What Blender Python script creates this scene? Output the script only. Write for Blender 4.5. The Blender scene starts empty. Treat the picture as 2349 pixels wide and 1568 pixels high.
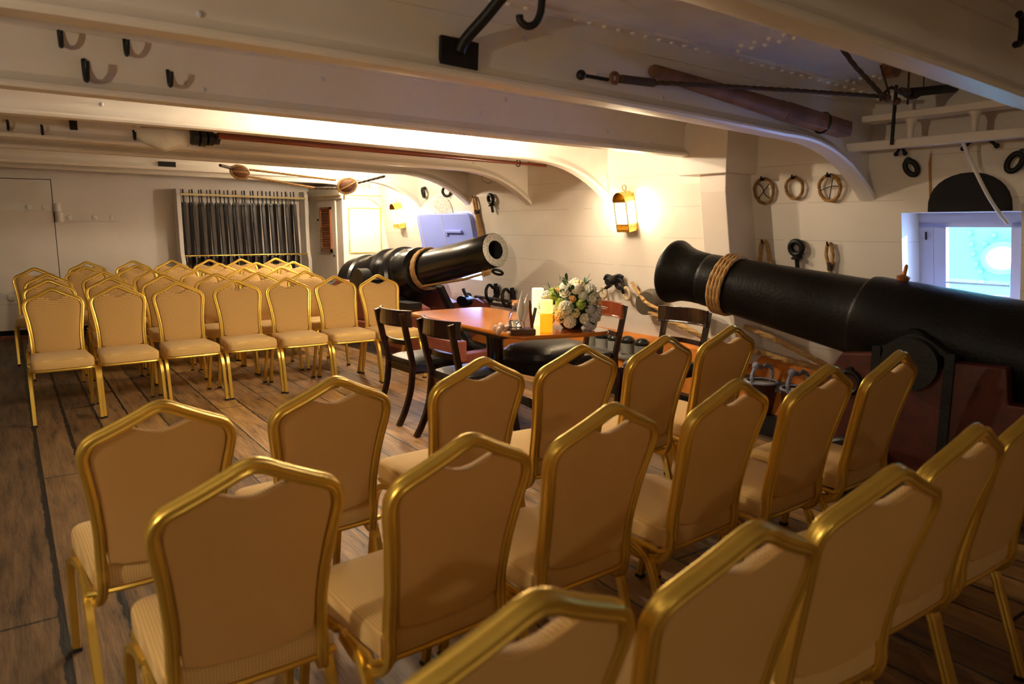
import bpy, bmesh, math, random
from mathutils import Vector, Matrix
PI = math.pi
rnd = random.Random(7)
COL = bpy.context.scene.collection
V = Vector

# ------------------------------------------------------------ camera
CAM_Z, PITCH, YAW, FPX = 1.385, math.radians(9.11), math.radians(34.55), 1674.0
_fw = V((math.sin(YAW)*math.cos(PITCH), math.cos(YAW)*math.cos(PITCH), -math.sin(PITCH)))
_rt = V((math.cos(YAW), -math.sin(YAW), 0)); _up = _rt.cross(_fw)
def at(ax, val, u, v):
    """surveyed point: where the sight line through photo pixel (u, v) meets the real plane axis=val"""
    d = _fw + _rt*((u-1174.5)/FPX) - _up*((v-784)/FPX)
    t = (val - (0, 0, CAM_Z)[ax])/d[ax]
    return V((0, 0, CAM_Z)) + d*t
HX0, HZ0, HT = 4.16, 1.58, 0.2
def hx(z): return HX0 + HT*(HZ0 - z) if z < HZ0 + .1 else HX0 - .02
def hull(u, v, off=0.0):
    a = at(0, 1.0, u, v); b = at(0, 2.0, u, v); d = b-a
    s = (HX0 - off + HT*(HZ0-a.z) - a.x)/(d.x + HT*d.z)
    return a + d*s
HN = V((-1, 0, -HT)).normalized()       # inward normal of the hull side
def sheer(y): return .0035*(y-6)**2 if y > 6 else 0.0

# ------------------------------------------------------------ materials
def mat(name, col, rough=.5, metal=0., emis=None, estr=0., coat=0., noise=None, bump=0., bscale=40., trans=0., sss=0., spec=None, obj=True):
    m = bpy.data.materials.new(name); m.use_nodes = True
    nt = m.node_tree; b = nt.nodes['Principled BSDF']
    b.inputs['Base Color'].default_value = (*col, 1); b.inputs['Roughness'].default_value = rough
    b.inputs['Metallic'].default_value = metal
    if coat: b.inputs['Coat Weight'].default_value = coat; b.inputs['Coat Roughness'].default_value = .12
    if emis: b.inputs['Emission Color'].default_value = (*emis, 1); b.inputs['Emission Strength'].default_value = estr
    if trans: b.inputs['Transmission Weight'].default_value = trans
    if sss: b.inputs['Subsurface Weight'].default_value = sss; b.inputs['Subsurface Radius'].default_value = (.05, .03, .01)
    if spec is not None: b.inputs['Specular IOR Level'].default_value = spec
    tc = nt.nodes.new('ShaderNodeTexCoord')
    if noise:
        n = nt.nodes.new('ShaderNodeTexNoise'); n.inputs['Scale'].default_value = noise[0]; n.inputs['Detail'].default_value = 6
        nt.links.new(tc.outputs['Object'], n.inputs['Vector'])
        mx = nt.nodes.new('ShaderNodeMix'); mx.data_type = 'RGBA'
        r = nt.nodes.new('ShaderNodeMapRange'); r.inputs['From Min'].default_value = .35; r.inputs['From Max'].default_value = .7
        nt.links.new(n.outputs['Fac'], r.inputs['Value']); nt.links.new(r.outputs['Result'], mx.inputs['Factor'])
        mx.inputs['A'].default_value = (*col, 1); mx.inputs['B'].default_value = (*noise[1], 1)
        nt.links.new(mx.outputs['Result'], b.inputs['Base Color'])
    if bump:
        n = nt.nodes.new('ShaderNodeTexNoise'); n.inputs['Scale'].default_value = bscale; n.inputs['Detail'].default_value = 4
        nt.links.new(tc.outputs['Object'], n.inputs['Vector'])
        bp = nt.nodes.new('ShaderNodeBump'); bp.inputs['Strength'].default_value = bump; bp.inputs['Distance'].default_value = .01
        nt.links.new(n.outputs['Fac'], bp.inputs['Height']); nt.links.new(bp.outputs['Normal'], b.inputs['Normal'])
    return m

def M_(nt, op, a, b=None, c=None):
    n = nt.nodes.new('ShaderNodeMath'); n.operation = op
    for i, x in enumerate((a, b, c)):
        if x is None: continue
        if isinstance(x, (int, float)): n.inputs[i].default_value = x
        else: nt.links.new(x, n.inputs[i])
    return n.outputs[0]

WHITE = mat('cream_gloss_paint', (.80, .75, .69), .42, noise=(3., (.75, .69, .61)), bump=.12, bscale=14)
WHITE2 = mat('cream_wall_paint', (.82, .745, .68), .5, noise=(2.2, (.75, .665, .585)), bump=.2, bscale=9)
CEIL = mat('white_plate_paint', (.76, .74, .72), .45, noise=(3., (.60, .58, .55)), bump=.2, bscale=12)
GREYW = mat('grey_white_paint', (.62, .60, .66), .5)
LID_DAYLIGHT = mat('daylight_blue_lid', (.27, .35, .93), .4)  # blue daylight falling on the far port lid, put into its base colour
BLACKI = mat('black_painted_iron', (.006, .006, .007), .45, noise=(12, (.012, .011, .011)), bump=.15, bscale=60, spec=.3)
BARREL = mat('black_gun_paint', (.004, .004, .005), .24, noise=(9, (.008, .0075, .007)), bump=.10, bscale=45)
BARREL2 = mat('worn_black_gun_paint', (.006, .0055, .005), .42, noise=(8, (.009, .008, .007)), bump=.25, bscale=60, spec=.14)
STEEL = mat('worn_bright_steel', (.52, .51, .48), .45, .35, noise=(60, (.20, .20, .19)))
BORE = mat('bore_dark', (.003, .003, .003), .8)
REDW = mat('red_brown_varnish', (.09, .012, .005), .5, noise=(14, (.055, .008, .004)), bump=.15)
REDW2 = mat('red_oxide_varnish', (.30, .085, .055), .5, noise=(14, (.22, .06, .04)), bump=.15)
ORANGE = mat('orange_varnished_teak', (.62, .20, .02), .38, noise=(8, (.50, .15, .015)), bump=.1)
GREYP = mat('grey_paint', (.20, .19, .17), .6, noise=(10, (.15, .14, .13)))
CUPG = mat('grey_canister_paint', (.24, .24, .22), .7)
DKWOOD = mat('dark_mahogany', (.014, .005, .004), .22, noise=(9, (.028, .009, .005)), coat=.5)
REDCHAIR = mat('red_mahogany', (.20, .035, .010), .3, noise=(9, (.15, .025, .008)), coat=.4)
LEATHER = mat('black_leather', (.016, .015, .015), .38, bump=.25, bscale=90)
ROPE = mat('manila_rope', (.50, .31, .12), .8, noise=(50, (.36, .20, .07)))
ROPED = mat('tarred_rope', (.04, .025, .014), .8, noise=(50, (.075, .042, .02)))
ROPEP = mat('pale_rope', (.62, .50, .33), .8, noise=(60, (.5, .38, .22)))
BRASS = mat('polished_brass', (.83, .60, .17), .22, 1.0)
BRASSD = mat('worn_brass', (.55, .40, .14), .4, 1.0)
GOLDLINE = mat('gilt_paint', (.72, .52, .12), .4, .3)
LAMPG = mat('lantern_pane', (1, .95, .85), .4, emis=(1, .87, .62), estr=3)
BULB = mat('bulb_glass', (1, 1, 1), .3, emis=(1, .85, .58), estr=90)
TERR = mat('polished_pole', (.22, .045, .02), .25, coat=.4)
SPAR = mat('worn_spar_wood', (.24, .115, .055), .7, noise=(7, (.13, .055, .028)), bump=.3)
BLOCKW = mat('oiled_block_wood', (.20, .075, .03), .4, noise=(20, (.13, .045, .02)))
CANVAS = mat('cream_canvas', (.84, .78, .62), .85, noise=(10, (.70, .62, .46)), bump=.6, bscale=18)
BLACKPL = mat('black_plastic', (.01, .01, .01), .3)
PIECE = mat('blued_barrel_steel', (.012, .012, .015), .35, .2)
STOCK = mat('walnut_stock', (.018, .008, .005), .35)
LOUV = mat('louvre_wood', (.30, .11, .04), .4)
PLATEB = mat('dark_hatch', (.004, .004, .004), .9)
GLASS = mat('clear_glass', (1, 1, 1), .02, trans=1.0)
PAPER = mat('white_paper', (.85, .83, .80), .7)
CANDLE = mat('lit_wax', (.85, .40, .06), .5, emis=(1, .27, .005), estr=.55)
CANDLET = mat('lit_wax_top', (1, .8, .35), .5, emis=(1, .60, .10), estr=.9)
CANDLEW = mat('ivory_wax', (.95, .90, .62), .5, emis=(1, .8, .35), estr=.5)
NAVY = mat('dark_vase_glaze', (.008, .012, .04), .25)
PETW = mat('white_petals', (.90, .89, .80), .7, bump=.8, bscale=70)
PETC = mat('cream_petals', (.88, .78, .50), .7, bump=.6, bscale=60)
PETP = mat('peach_petals', (.85, .52, .24), .7, bump=.4)
PETL = mat('pale_lilac_petals', (.62, .62, .72), .7, bump=.6, bscale=60)
PETG = mat('lime_petals', (.45, .58, .12), .7, bump=.8, bscale=80)
LEAFM = mat('dark_leaf', (.03, .08, .02), .5)
SOOT = mat('scuffed_grey_metal', (.34, .34, .33), .5, noise=(38, (.72, .70, .66)))
RUST = mat('rust_stain', (.35, .17, .05), .8)
CABLE = mat('white_green_cable', (.8, .8, .78), .5)
OUTP = mat('sunlit_ship_plate', (.045, .17, .095), .6, emis=(.22, .75, .95), estr=0)
PANEM = bpy.data.materials.new('thin_window_pane'); PANEM.use_nodes = True
_n = PANEM.node_tree; _n.nodes.clear(); _o = _n.nodes.new('ShaderNodeOutputMaterial'); _m = _n.nodes.new('ShaderNodeMixShader'); _t = _n.nodes.new('ShaderNodeBsdfTransparent'); _g = _n.nodes.new('ShaderNodeBsdfGlossy')
_g.inputs['Roughness'].default_value = .05; _m.inputs[0].default_value = .06
_n.links.new(_t.outputs[0], _m.inputs[1]); _n.links.new(_g.outputs[0], _m.inputs[2]); _n.links.new(_m.outputs[0], _o.inputs[0])
OUTD = mat('blue_rivet', (.05, .25, .45), .5)
WINF = mat('window_frame_paint', (.50, .48, .58), .5)
ROPEB = mat('bluish_rope', (.30, .31, .42), .7, noise=(60, (.16, .16, .22)))
GOLD = mat('gold_anodised_tube', (.78, .54, .11), .32, .8)
CAPB = mat('black_foot_cap', (.01, .01, .01), .5)

def fabric(name, ca, cb, k, plain=False):
    m = mat(name, ca, .85); nt = m.node_tree; b = nt.nodes['Principled BSDF']
    b.inputs['Sheen Weight'].default_value = .15
    tc = nt.nodes.new('ShaderNodeTexCoord'); sp = nt.nodes.new('ShaderNodeSeparateXYZ')
    nt.links.new(tc.outputs['Object'], sp.inputs[0])
    X, Y, Z = sp.outputs
    zz = M_(nt, 'ADD', Z, Y)
    s1 = M_(nt, 'SINE', M_(nt, 'MULTIPLY', M_(nt, 'ADD', X, zz), k)); s2 = M_(nt, 'SINE', M_(nt, 'MULTIPLY', M_(nt, 'SUBTRACT', X, zz), k))
    f = M_(nt, 'MULTIPLY', s1, s2)
    r = nt.nodes.new('ShaderNodeMapRange'); r.inputs['From Min'].default_value = -.1; r.inputs['From Max'].default_value = .7
    nt.links.new(f, r.inputs['Value'])
    mx = nt.nodes.new('ShaderNodeMix'); mx.data_type = 'RGBA'; nt.links.new(r.outputs['Result'], mx.inputs['Factor'])
    mx.inputs['A'].default_value = (*ca, 1); mx.inputs['B'].default_value = (*cb, 1)
    nt.links.new(mx.outputs['Result'], b.inputs['Base Color'])
    return m
FABP = fabric('patterned_tan_fabric', (.48, .26, .08), (.86, .62, .25), 420)
FABS = fabric('patterned_seat_fabric', (.62, .38, .13), (.86, .62, .26), 420)
FABB = mat('plain_tan_backing', (.66, .40, .14), .75, noise=(2.5, (.60, .35, .11)))

def floor_mat():
    m = mat('old_deck_planking', (.3, .2, .1), .5); nt = m.node_tree; b = nt.nodes['Principled BSDF']
    tc = nt.nodes.new('ShaderNodeTexCoord'); sp = nt.nodes.new('ShaderNodeSeparateXYZ'); nt.links.new(tc.outputs['Object'], sp.inputs[0])
    X, Y, Z = sp.outputs
    nw = nt.nodes.new('ShaderNodeTexNoise'); nw.inputs['Scale'].default_value = 9; nw.inputs['Detail'].default_value = 8
    nt.links.new(tc.outputs['Object'], nw.inputs['Vector'])
    wob = M_(nt, 'MULTIPLY', M_(nt, 'SUBTRACT', nw.outputs['Fac'], .5), .022)
    xx = M_(nt, 'ADD', X, wob)
    t = M_(nt, 'DIVIDE', M_(nt, 'SUBTRACT', xx, .048), .1955)
    fr = M_(nt, 'FRACT', t); idx = M_(nt, 'FLOOR', t)
    d = M_(nt, 'ABSOLUTE', M_(nt, 'SUBTRACT', M_(nt, 'FRACT', M_(nt, 'ADD', t, .5)), .5))   # distance to seam in plank widths
    # irregular seam width, wider towards the worn left gangway
    nj = nt.nodes.new('ShaderNodeTexNoise'); nj.inputs['Scale'].default_value = 9; nj.inputs['Detail'].default_value = 6
    nt.links.new(tc.outputs['Object'], nj.inputs['Vector'])
    left = nt.nodes.new('ShaderNodeMapRange'); left.inputs['From Min'].default_value = 1.1; left.inputs['From Max'].default_value = 0.0
    left.inputs['To Min'].default_value = .030; left.inputs['To Max'].default_value = .075
    nt.links.new(X, left.inputs['Value'])
    width = M_(nt, 'MULTIPLY', left.outputs['Result'], M_(nt, 'ADD', M_(nt, 'MULTIPLY', nj.outputs['Fac'], 1.5), .15))
    seam = M_(nt, 'LESS_THAN', d, width)
    # left of x=.05 there are wide boards: no seams there
    wide = M_(nt, 'GREATER_THAN', X, .0)
    seam = M_(nt, 'MULTIPLY', seam, wide)
    # butt joints
    yo = M_(nt, 'ADD', Y, M_(nt, 'MULTIPLY', idx, 1.37))
    bj = M_(nt, 'LESS_THAN', M_(nt, 'ABSOLUTE', M_(nt, 'SUBTRACT', M_(nt, 'FRACT', M_(nt, 'DIVIDE', yo, 3.1)), .5)), .0022)
    seam = M_(nt, 'MAXIMUM', seam, bj)
    # thin crack lines: stretched noise
    mp = nt.nodes.new('ShaderNodeMapping'); mp.inputs['Scale'].default_value = (7, .9, 1); nt.links.new(tc.outputs['Object'], mp.inputs['Vector'])
    g = nt.nodes.new('ShaderNodeTexNoise'); g.inputs['Scale'].default_value = 2.6; g.inputs['Detail'].default_value = 8; g.inputs['Roughness'].default_value = .65
    nt.links.new(mp.outputs[0], g.inputs['Vector'])
    mp2 = nt.nodes.new('ShaderNodeMapping'); mp2.inputs['Scale'].default_value = (60, 3, 1); nt.links.new(tc.outputs['Object'], mp2.inputs['Vector'])
    g2 = nt.nodes.new('ShaderNodeTexNoise'); g2.inputs['Scale'].default_value = 1; g2.inputs['Detail'].default_value = 6; nt.links.new(mp2.outputs[0], g2.inputs['Vector'])
    crack = M_(nt, 'LESS_THAN', M_(nt, 'ABSOLUTE', M_(nt, 'SUBTRACT', g.outputs['Fac'], .38)), .008)
    wn = nt.nodes.new('ShaderNodeTexWhiteNoise'); wn.noise_dimensions = '1D'; nt.links.new(idx, wn.inputs['W'])
    v = M_(nt, 'ADD', M_(nt, 'MULTIPLY', g.outputs['Fac'], .9), M_(nt, 'MULTIPLY', wn.outputs['Value'], .28))
    v = M_(nt, 'ADD', v, M_(nt, 'MULTIPLY', M_(nt, 'SUBTRACT', g2.outputs['Fac'], .5), .10))
    cr = nt.nodes.new('ShaderNodeValToRGB'); nt.links.new(v, cr.inputs[0])
    e = cr.color_ramp.elements; e[0].position = .32; e[0].color = (.05, .026, .011, 1); e[1].position = .92; e[1].color = (.52, .29, .10, 1)
    n1 = e.new(.6); n1.color = (.24, .125, .04, 1)
    # greyer, more trampled wood near the gangway
    grey = nt.nodes.new('ShaderNodeMapRange'); grey.inputs['From Min'].default_value = 1.0; grey.inputs['From Max'].default_value = 0.0
    nt.links.new(X, grey.inputs['Value'])
    mg = nt.nodes.new('ShaderNodeMix'); mg.data_type = 'RGBA'
    nt.links.new(M_(nt, 'MULTIPLY', grey.outputs['Result'], .62), mg.inputs['Factor']); nt.links.new(cr.outputs[0], mg.inputs['A'])
    gb = nt.nodes.new('ShaderNodeValToRGB'); nt.links.new(v, gb.inputs[0])
    gb.color_ramp.elements[0].color = (.022, .014, .009, 1); gb.color_ramp.elements[1].color = (.22, .155, .10, 1); gb.color_ramp.elements[0].position = .3; gb.color_ramp.elements[1].position = .95
    nt.links.new(gb.outputs[0], mg.inputs['B'])
    dark = M_(nt, 'MAXIMUM', seam, M_(nt, 'MULTIPLY', crack, .7))
    mx = nt.nodes.new('ShaderNodeMix'); mx.data_type = 'RGBA'; nt.links.new(dark, mx.inputs['Factor'])
    nt.links.new(mg.outputs['Result'], mx.inputs['A']); mx.inputs['B'].default_value = (.008, .007, .007, 1)
    nt.links.new(mx.outputs['Result'], b.inputs['Base Color'])
    b.inputs['Roughness'].default_value = .5
    h = M_(nt, 'SUBTRACT', M_(nt, 'MULTIPLY', g.outputs['Fac'], .5), dark); h = M_(nt, 'ADD', h, M_(nt, 'MULTIPLY', g2.outputs['Fac'], .12))
    bp = nt.nodes.new('ShaderNodeBump'); bp.inputs['Strength'].default_value = .8; bp.inputs['Distance'].default_value = .02
    nt.links.new(h, bp.inputs['Height']); nt.links.new(bp.outputs[0], b.inputs['Normal'])
    return m
FLOORM = floor_mat()

def hull_mat():
    """painted hull boarding: fine fore-and-aft seams every 23 cm, odd butt joints"""
    m = mat('painted_hull_boards', (.76, .70, .63), .5, noise=(2.2, (.70, .63, .55))); nt = m.node_tree; b = nt.nodes['Principled BSDF']
    tc = nt.nodes.new('ShaderNodeTexCoord'); sp = nt.nodes.new('ShaderNodeSeparateXYZ'); nt.links.new(tc.outputs['Object'], sp.inputs[0])
    X, Y, Z = sp.outputs
    nz = nt.nodes.new('ShaderNodeTexNoise'); nz.inputs['Scale'].default_value = 2.0; nt.links.new(tc.outputs['Object'], nz.inputs['Vector'])
    z = M_(nt, 'ADD', Z, M_(nt, 'MULTIPLY', nz.outputs['Fac'], .012))
    f = M_(nt, 'ABSOLUTE', M_(nt, 'SUBTRACT', M_(nt, 'FRACT', M_(nt, 'DIVIDE', z, .235)), .5))
    s = M_(nt, 'LESS_THAN', f, .008)
    s = M_(nt, 'MULTIPLY', s, M_(nt, 'GREATER_THAN', nz.outputs['Fac'], .42))
    n2 = nt.nodes.new('ShaderNodeTexNoise'); n2.inputs['Scale'].default_value = 11; n2.inputs['Detail'].default_value = 6; nt.links.new(tc.outputs['Object'], n2.inputs['Vector'])
    src = b.inputs['Base Color'].links[0].from_socket; mx = nt.nodes.new('ShaderNodeMix'); mx.data_type = 'RGBA'
    nt.links.new(M_(nt, 'MULTIPLY', s, .45), mx.inputs['Factor']); nt.links.new(src, mx.inputs['A']); mx.inputs['B'].default_value = (.30, .24, .18, 1); nt.links.new(mx.outputs['Result'], b.inputs['Base Color'])
    h = M_(nt, 'SUBTRACT', M_(nt, 'MULTIPLY', n2.outputs['Fac'], .4), s)
    bp = nt.nodes.new('ShaderNodeBump'); bp.inputs['Strength'].default_value = .5; bp.inputs['Distance'].default_value = .012
    nt.links.new(h, bp.inputs['Height']); nt.links.new(bp.outputs[0], b.inputs['Normal'])
    return m
HULLM = hull_mat()

# ------------------------------------------------------------ mesh helpers
def build(name, bm, m, parent=None, smooth=False, bevel=0., weld=True):
    if weld: bmesh.ops.remove_doubles(bm, verts=bm.verts, dist=1e-5)
    bmesh.ops.recalc_face_normals(bm, faces=bm.faces)
    me = bpy.data.meshes.new(name); bm.to_mesh(me); bm.free()
    ms = m if isinstance(m, (list, tuple)) else [m]
    for x in ms: me.materials.append(x)
    if smooth:
        for p in me.polygons: p.use_smooth = True
        try: me.set_sharp_from_angle(angle=math.radians(40))
        except Exception: pass
    o = bpy.data.objects.new(name, me); COL.objects.link(o)
    if parent: o.parent = parent
    if bevel:
        md = o.modifiers.new('bevel', 'BEVEL'); md.width = bevel; md.segments = 2; md.limit_method = 'ANGLE'
    return o
def tag(o, label=None, cat=None, group=None, kind=None):
    if label: o['label'] = label
    if cat: o['category'] = cat
    if group: o['group'] = group
    if kind: o['kind'] = kind
    return o
def empty(name, loc, rz=0., label=None, cat=None, group=None, mtx=None):
    o = bpy.data.objects.new(name, None); COL.objects.link(o); o.empty_display_size = .1
    if mtx is not None: o.matrix_world = mtx
    else: o.location = loc; o.rotation_euler = (0, 0, rz)
    return tag(o, label, cat, group)
def copy_tree(o, parent=None):
    c = o.copy(); COL.objects.link(c); c.parent = parent
    for ch in list(o.children): copy_tree(ch, c)
    return c
def box(bm, x0, x1, y0, y1, z0, z1, M=None):
    vs = [bm.verts.new((x, y, z)) for x in (x0, x1) for y in (y0, y1) for z in (z0, z1)]
    for f in ((0, 1, 3, 2), (4, 6, 7, 5), (0, 4, 5, 1), (2, 3, 7, 6), (0, 2, 6, 4), (1, 5, 7, 3)): bm.faces.new([vs[i] for i in f])
    if M is not None: bmesh.ops.transform(bm, matrix=M, verts=vs)
    return vs
def prism(bm, pts, axis, a, b, M=None):
    """polygon pts in the two other axes, extruded from a to b along axis"""
    def mk(p, t):
        if axis == 0: return (t, p[0], p[1])
        if axis == 1: return (p[0], t, p[1])
        return (p[0], p[1], t)
    A = [bm.verts.new(mk(p, a)) for p in pts]; B = [bm.verts.new(mk(p, b)) for p in pts]
    n = len(pts); bm.faces.new(A); bm.faces.new(B[::-1])
    for i in range(n): bm.faces.new((A[i], B[i], B[(i+1) % n], A[(i+1) % n]))
    if M is not None: bmesh.ops.transform(bm, matrix=M, verts=A+B)
def lathe(bm, prof, M=None, n=32, caps=True):
    """prof: list of (t, r) along local +Z"""
    rings = []; allv = []
    for t, r in prof:
        if r < 1e-6: v = [bm.verts.new((0, 0, t))]
        else: v = [bm.verts.new((r*math.cos(2*PI*i/n), r*math.sin(2*PI*i/n), t)) for i in range(n)]
        rings.append(v); allv += v
    for a, b in zip(rings, rings[1:]):
        if len(a) == 1 and len(b) == 1: continue
        for i in range(n):
            j = (i+1) % n
            if len(a) == 1: bm.faces.new((a[0], b[j], b[i]))
            elif len(b) == 1: bm.faces.new((a[i], a[j], b[0]))
            else: bm.faces.new((a[i], a[j], b[j], b[i]))
    if caps:
        if len(rings[0]) > 1: bm.faces.new(rings[0][::-1])
        if len(rings[-1]) > 1: bm.faces.new(rings[-1])
    if M is not None: bmesh.ops.transform(bm, matrix=M, verts=allv)
def smooth_path(pts, n=6, closed=False):
    P = [V(p) for p in pts]; out = []
    m = len(P); rng = range(m if closed else m-1)
    for i in rng:
        if closed: p0, p1, p2, p3 = P[(i-1) % m], P[i], P[(i+1) % m], P[(i+2) % m]
        else: p0, p1, p2, p3 = P[max(i-1, 0)], P[i], P[i+1], P[min(i+2, m-1)]
        for k in range(n):
            t = k/n
            out.append(.5*((2*p1)+(-p0+p2)*t+(2*p0-5*p1+4*p2-p3)*t*t+(-p0+3*p1-3*p2+p3)*t**3))
    if not closed: out.append(P[-1])
    return out
def sweep(bm, path, sec, ref=None, closed=False, caps=True, M=None, scale=None, twist=0.):
    """sec: list of (u, v); u along side = tangent x ref, v along ref-ish normal"""
    P = [V(p) for p in path]; n = len(P); rings = []; allv = []
    prev = None
    for i in range(n):
        if closed: t = (P[(i+1) % n]-P[(i-1) % n])
        else: t = P[min(i+1, n-1)]-P[max(i-1, 0)]
        t.normalize()
        if ref is not None: r = V(ref) if not callable(ref) else ref(i)
        else:
            if prev is None: r = V((0, 0, 1)) if abs(t.z) < .9 else V((1, 0, 0))
            else: r = prev
        nn = (r - t*r.dot(t)).normalized(); prev = nn
        sd = t.cross(nn); s = scale(i) if scale else 1.; a = twist*i; ca, sa = math.cos(a), math.sin(a)
        ring = [bm.verts.new(P[i] + sd*((u*ca-v*sa)*s) + nn*((u*sa+v*ca)*s)) for u, v in sec]
        rings.append(ring); allv += ring
    m = len(sec); pr = list(zip(rings, rings[1:])) + ([(rings[-1], rings[0])] if closed else [])
    for a, b in pr:
        for i in range(m): bm.faces.new((a[i], a[(i+1) % m], b[(i+1) % m], b[i]))
    if caps and not closed: bm.faces.new(rings[0][::-1]); bm.faces.new(rings[-1])
    if M is not None: bmesh.ops.transform(bm, matrix=M, verts=allv)
def circ(r, n=10): return [(r*math.cos(2*PI*i/n), r*math.sin(2*PI*i/n)) for i in range(n)]
def tube(bm, path, r, n=10, **k): sweep(bm, path, circ(r, n), **k)
def rope(bm, path, r, closed=False, M=None, strands=3):
    """laid rope: three strands twisting along the path"""
    P = [V(p) for p in path]
    if closed: P = P+[P[0]]
    L = [0]
    for a, b in zip(P, P[1:]): L.append(L[-1]+(b-a).length)
    step = r*.75; n = max(6, int(L[-1]/step)); pts = []; j = 0
    for i in range(n if closed else n+1):
        s = L[-1]*i/n
        while j < len(P)-2 and L[j+1] < s: j += 1
        f = (s-L[j])/max(L[j+1]-L[j], 1e-9); pts.append(P[j].lerp(P[j+1], f))
    N = 12; sec = []
    for i in range(N):
        a = 2*PI*i/N; rr = r*(.74+.30*abs(math.cos(strands*a/2)))
        sec.append((rr*math.cos(a), rr*math.sin(a)))
    tw = .30
    if closed: tw = round(n*tw/(2*PI/strands))*(2*PI/strands)/n
    sweep(bm, pts, sec, closed=closed, M=M, twist=tw)
def torus(bm, R, r, M=None, n=28, m=10, sx=1., sz=1.):
    path = [(R*sx*math.cos(2*PI*i/n), 0, R*sz*math.sin(2*PI*i/n)) for i in range(n)]
    sweep(bm, path, circ(r, m), ref=(0, 1, 0), closed=True, M=M)
def sphere(bm, c, r, M=None, u=16, v=10, sq=(1, 1, 1)):
    res = bmesh.ops.create_uvsphere(bm, u_segments=u, v_segments=v, radius=r)
    for q in res['verts']: q.co = V((q.co.x*sq[0], q.co.y*sq[1], q.co.z*sq[2]))+V(c)
    if M is not None: bmesh.ops.transform(bm, matrix=M, verts=res['verts'])
def frame_mtx(o, x, y, z):
    m = Matrix((x.to_4d(), y.to_4d(), z.to_4d(), o.to_4d())).transposed()
    m[3][0] = m[3][1] = m[3][2] = 0; m[3][3] = 1; return m
def hull_mtx(p):
    """local frame on the hull: X aft-to-fore along -y as seen left to right, Y = outward into the room, Z = up the hull"""
    zz = V((-HT, 0, 1)).normalized(); yy = HN.copy(); yy = (yy-zz*yy.dot(zz)).normalized(); xx = yy.cross(zz)
    return frame_mtx(V(p), xx, yy, zz)

# ------------------------------------------------------------ room
YB = 10.38           # after bulkhead
bm = bmesh.new()
nx, ny = 2, 40
g = [[bm.verts.new((x, -3+(YB+3.1)*j/ny, sheer(-3+(YB+3.1)*j/ny))) for j in range(ny+1)] for x in (-6, 4.6)]
for j in range(ny): bm.faces.new((g[0][j], g[1][j], g[1][j+1], g[0][j+1]))
tag(build('floor', bm, FLOORM), kind='structure')
PZ = lambda x: 1.93 - .0062*max(0, x)**2 - .012*max(0, x)       # beam bottoms follow the camber
CZ = lambda x: 2.215 - .006*max(0, x)**2
bm = bmesh.new()
prev = None
for x in [-6, -4, -2, 0, .5, 1, 1.5, 2, 2.5, 3, 3.5, 4, 4.4]:
    c = CZ(x); vs = [bm.verts.new(p) for p in ((x, -3, c), (x, YB+.1, c), (x, YB+.1, c+.05), (x, -3, c+.05))]
    if prev:
        for i in range(4): bm.faces.new((prev[i], prev[(i+1) % 4], vs[(i+1) % 4], vs[i]))
    prev = vs
ceil = tag(build('ceiling', bm, CEIL), kind='structure')
# rivet rows on the ceiling plates (part of the plating)
bm = bmesh.new()
def rivet(x, y): sphere(bm, (x, y, CZ(x)-.002), .0125, u=8, v=5, sq=(1, 1, 1))
for yy in (1.78, 1.84, 2.9, 2.96):
    for i in range(46): rivet(.9+i*.072+(.03 if yy in (1.84, 2.96) else 0), yy)
for xx in (1.55, 1.62, 2.75, 2.82, 3.7, 3.76):
    for i in range(13): rivet(xx, 1.42+i*.072)
    for i in range(13): rivet(xx, 2.55+i*.072)
tag(build('rivets', bm, CEIL, ceil, smooth=True, weld=False), kind='stuff')

# hull side with two gun ports
P2 = (1.60, 2.20, .95, 1.452); P1 = (6.85, 8.00, .78, 1.51)
bm = bmesh.new()
ys = sorted([-3, P2[0], P2[1], P1[0], P1[1], YB+.1]); zs = sorted([-.1, P2[2], P2[3], P1[2], P1[3], 1.68, 2.3])
def inport(y, z):
    for a in (P1, P2):
        if a[0] < y < a[1] and a[2] < z < a[3]: return True
    return False
def hv(y, z, dx=0): return bm.verts.new((hx(z)+dx, y, z))
for a, b in zip(ys, ys[1:]):
    for c, d in zip(zs, zs[1:]):
        if inport((a+b)/2, (c+d)/2): continue
        bm.faces.new((hv(a, c), hv(b, c), hv(b, d), hv(a, d)))
        bm.faces.new((hv(a, c, .4), hv(a, d, .4), hv(b, d, .4), hv(b, c, .4)))
for a in (P1, P2):          # reveals
    q = [(a[0], a[2]), (a[1], a[2]), (a[1], a[3]), (a[0], a[3])]
    for (y0, z0), (y1, z1) in zip(q, q[1:]+q[:1]):
        bm.faces.new((hv(y0, z0), hv(y1, z1), hv(y1, z1, .4), hv(y0, z0, .4)))
bmesh.ops.remove_doubles(bm, verts=bm.verts, dist=1e-4)
tag(build('wall_right', bm, HULLM), kind='structure')
# other walls
bm = bmesh.new(); box(bm, -6.1, 4.8, YB, YB+.1, -.1, 2.3); tag(build('wall_back', bm, WHITE2), kind='structure')
bm = bmesh.new(); box(bm, -6.1, -6, -3, YB, -.1, 2.3); tag(build('wall_left', bm, WHITE2), kind='structure')
bm = bmesh.new(); box(bm, -6.1, 4.8, -3.1, -3, -.1, 2.3); tag(build('wall_front', bm, WHITE2), kind='structure')
# sill and dark skirting at the bulkhead foot
fz = sheer(YB)
bm = bmesh.new(); box(bm, -6, 3.6, YB-.02, YB, fz, fz+.085); tag(build('baseboard_back', bm, PLATEB), kind='structure')
bm = bmesh.new(); box(bm, -6, 3.6, YB-.16, YB-.02, fz-.01, fz+.03); tag(build('trim_20', bm, REDW2), kind='structure')

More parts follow.
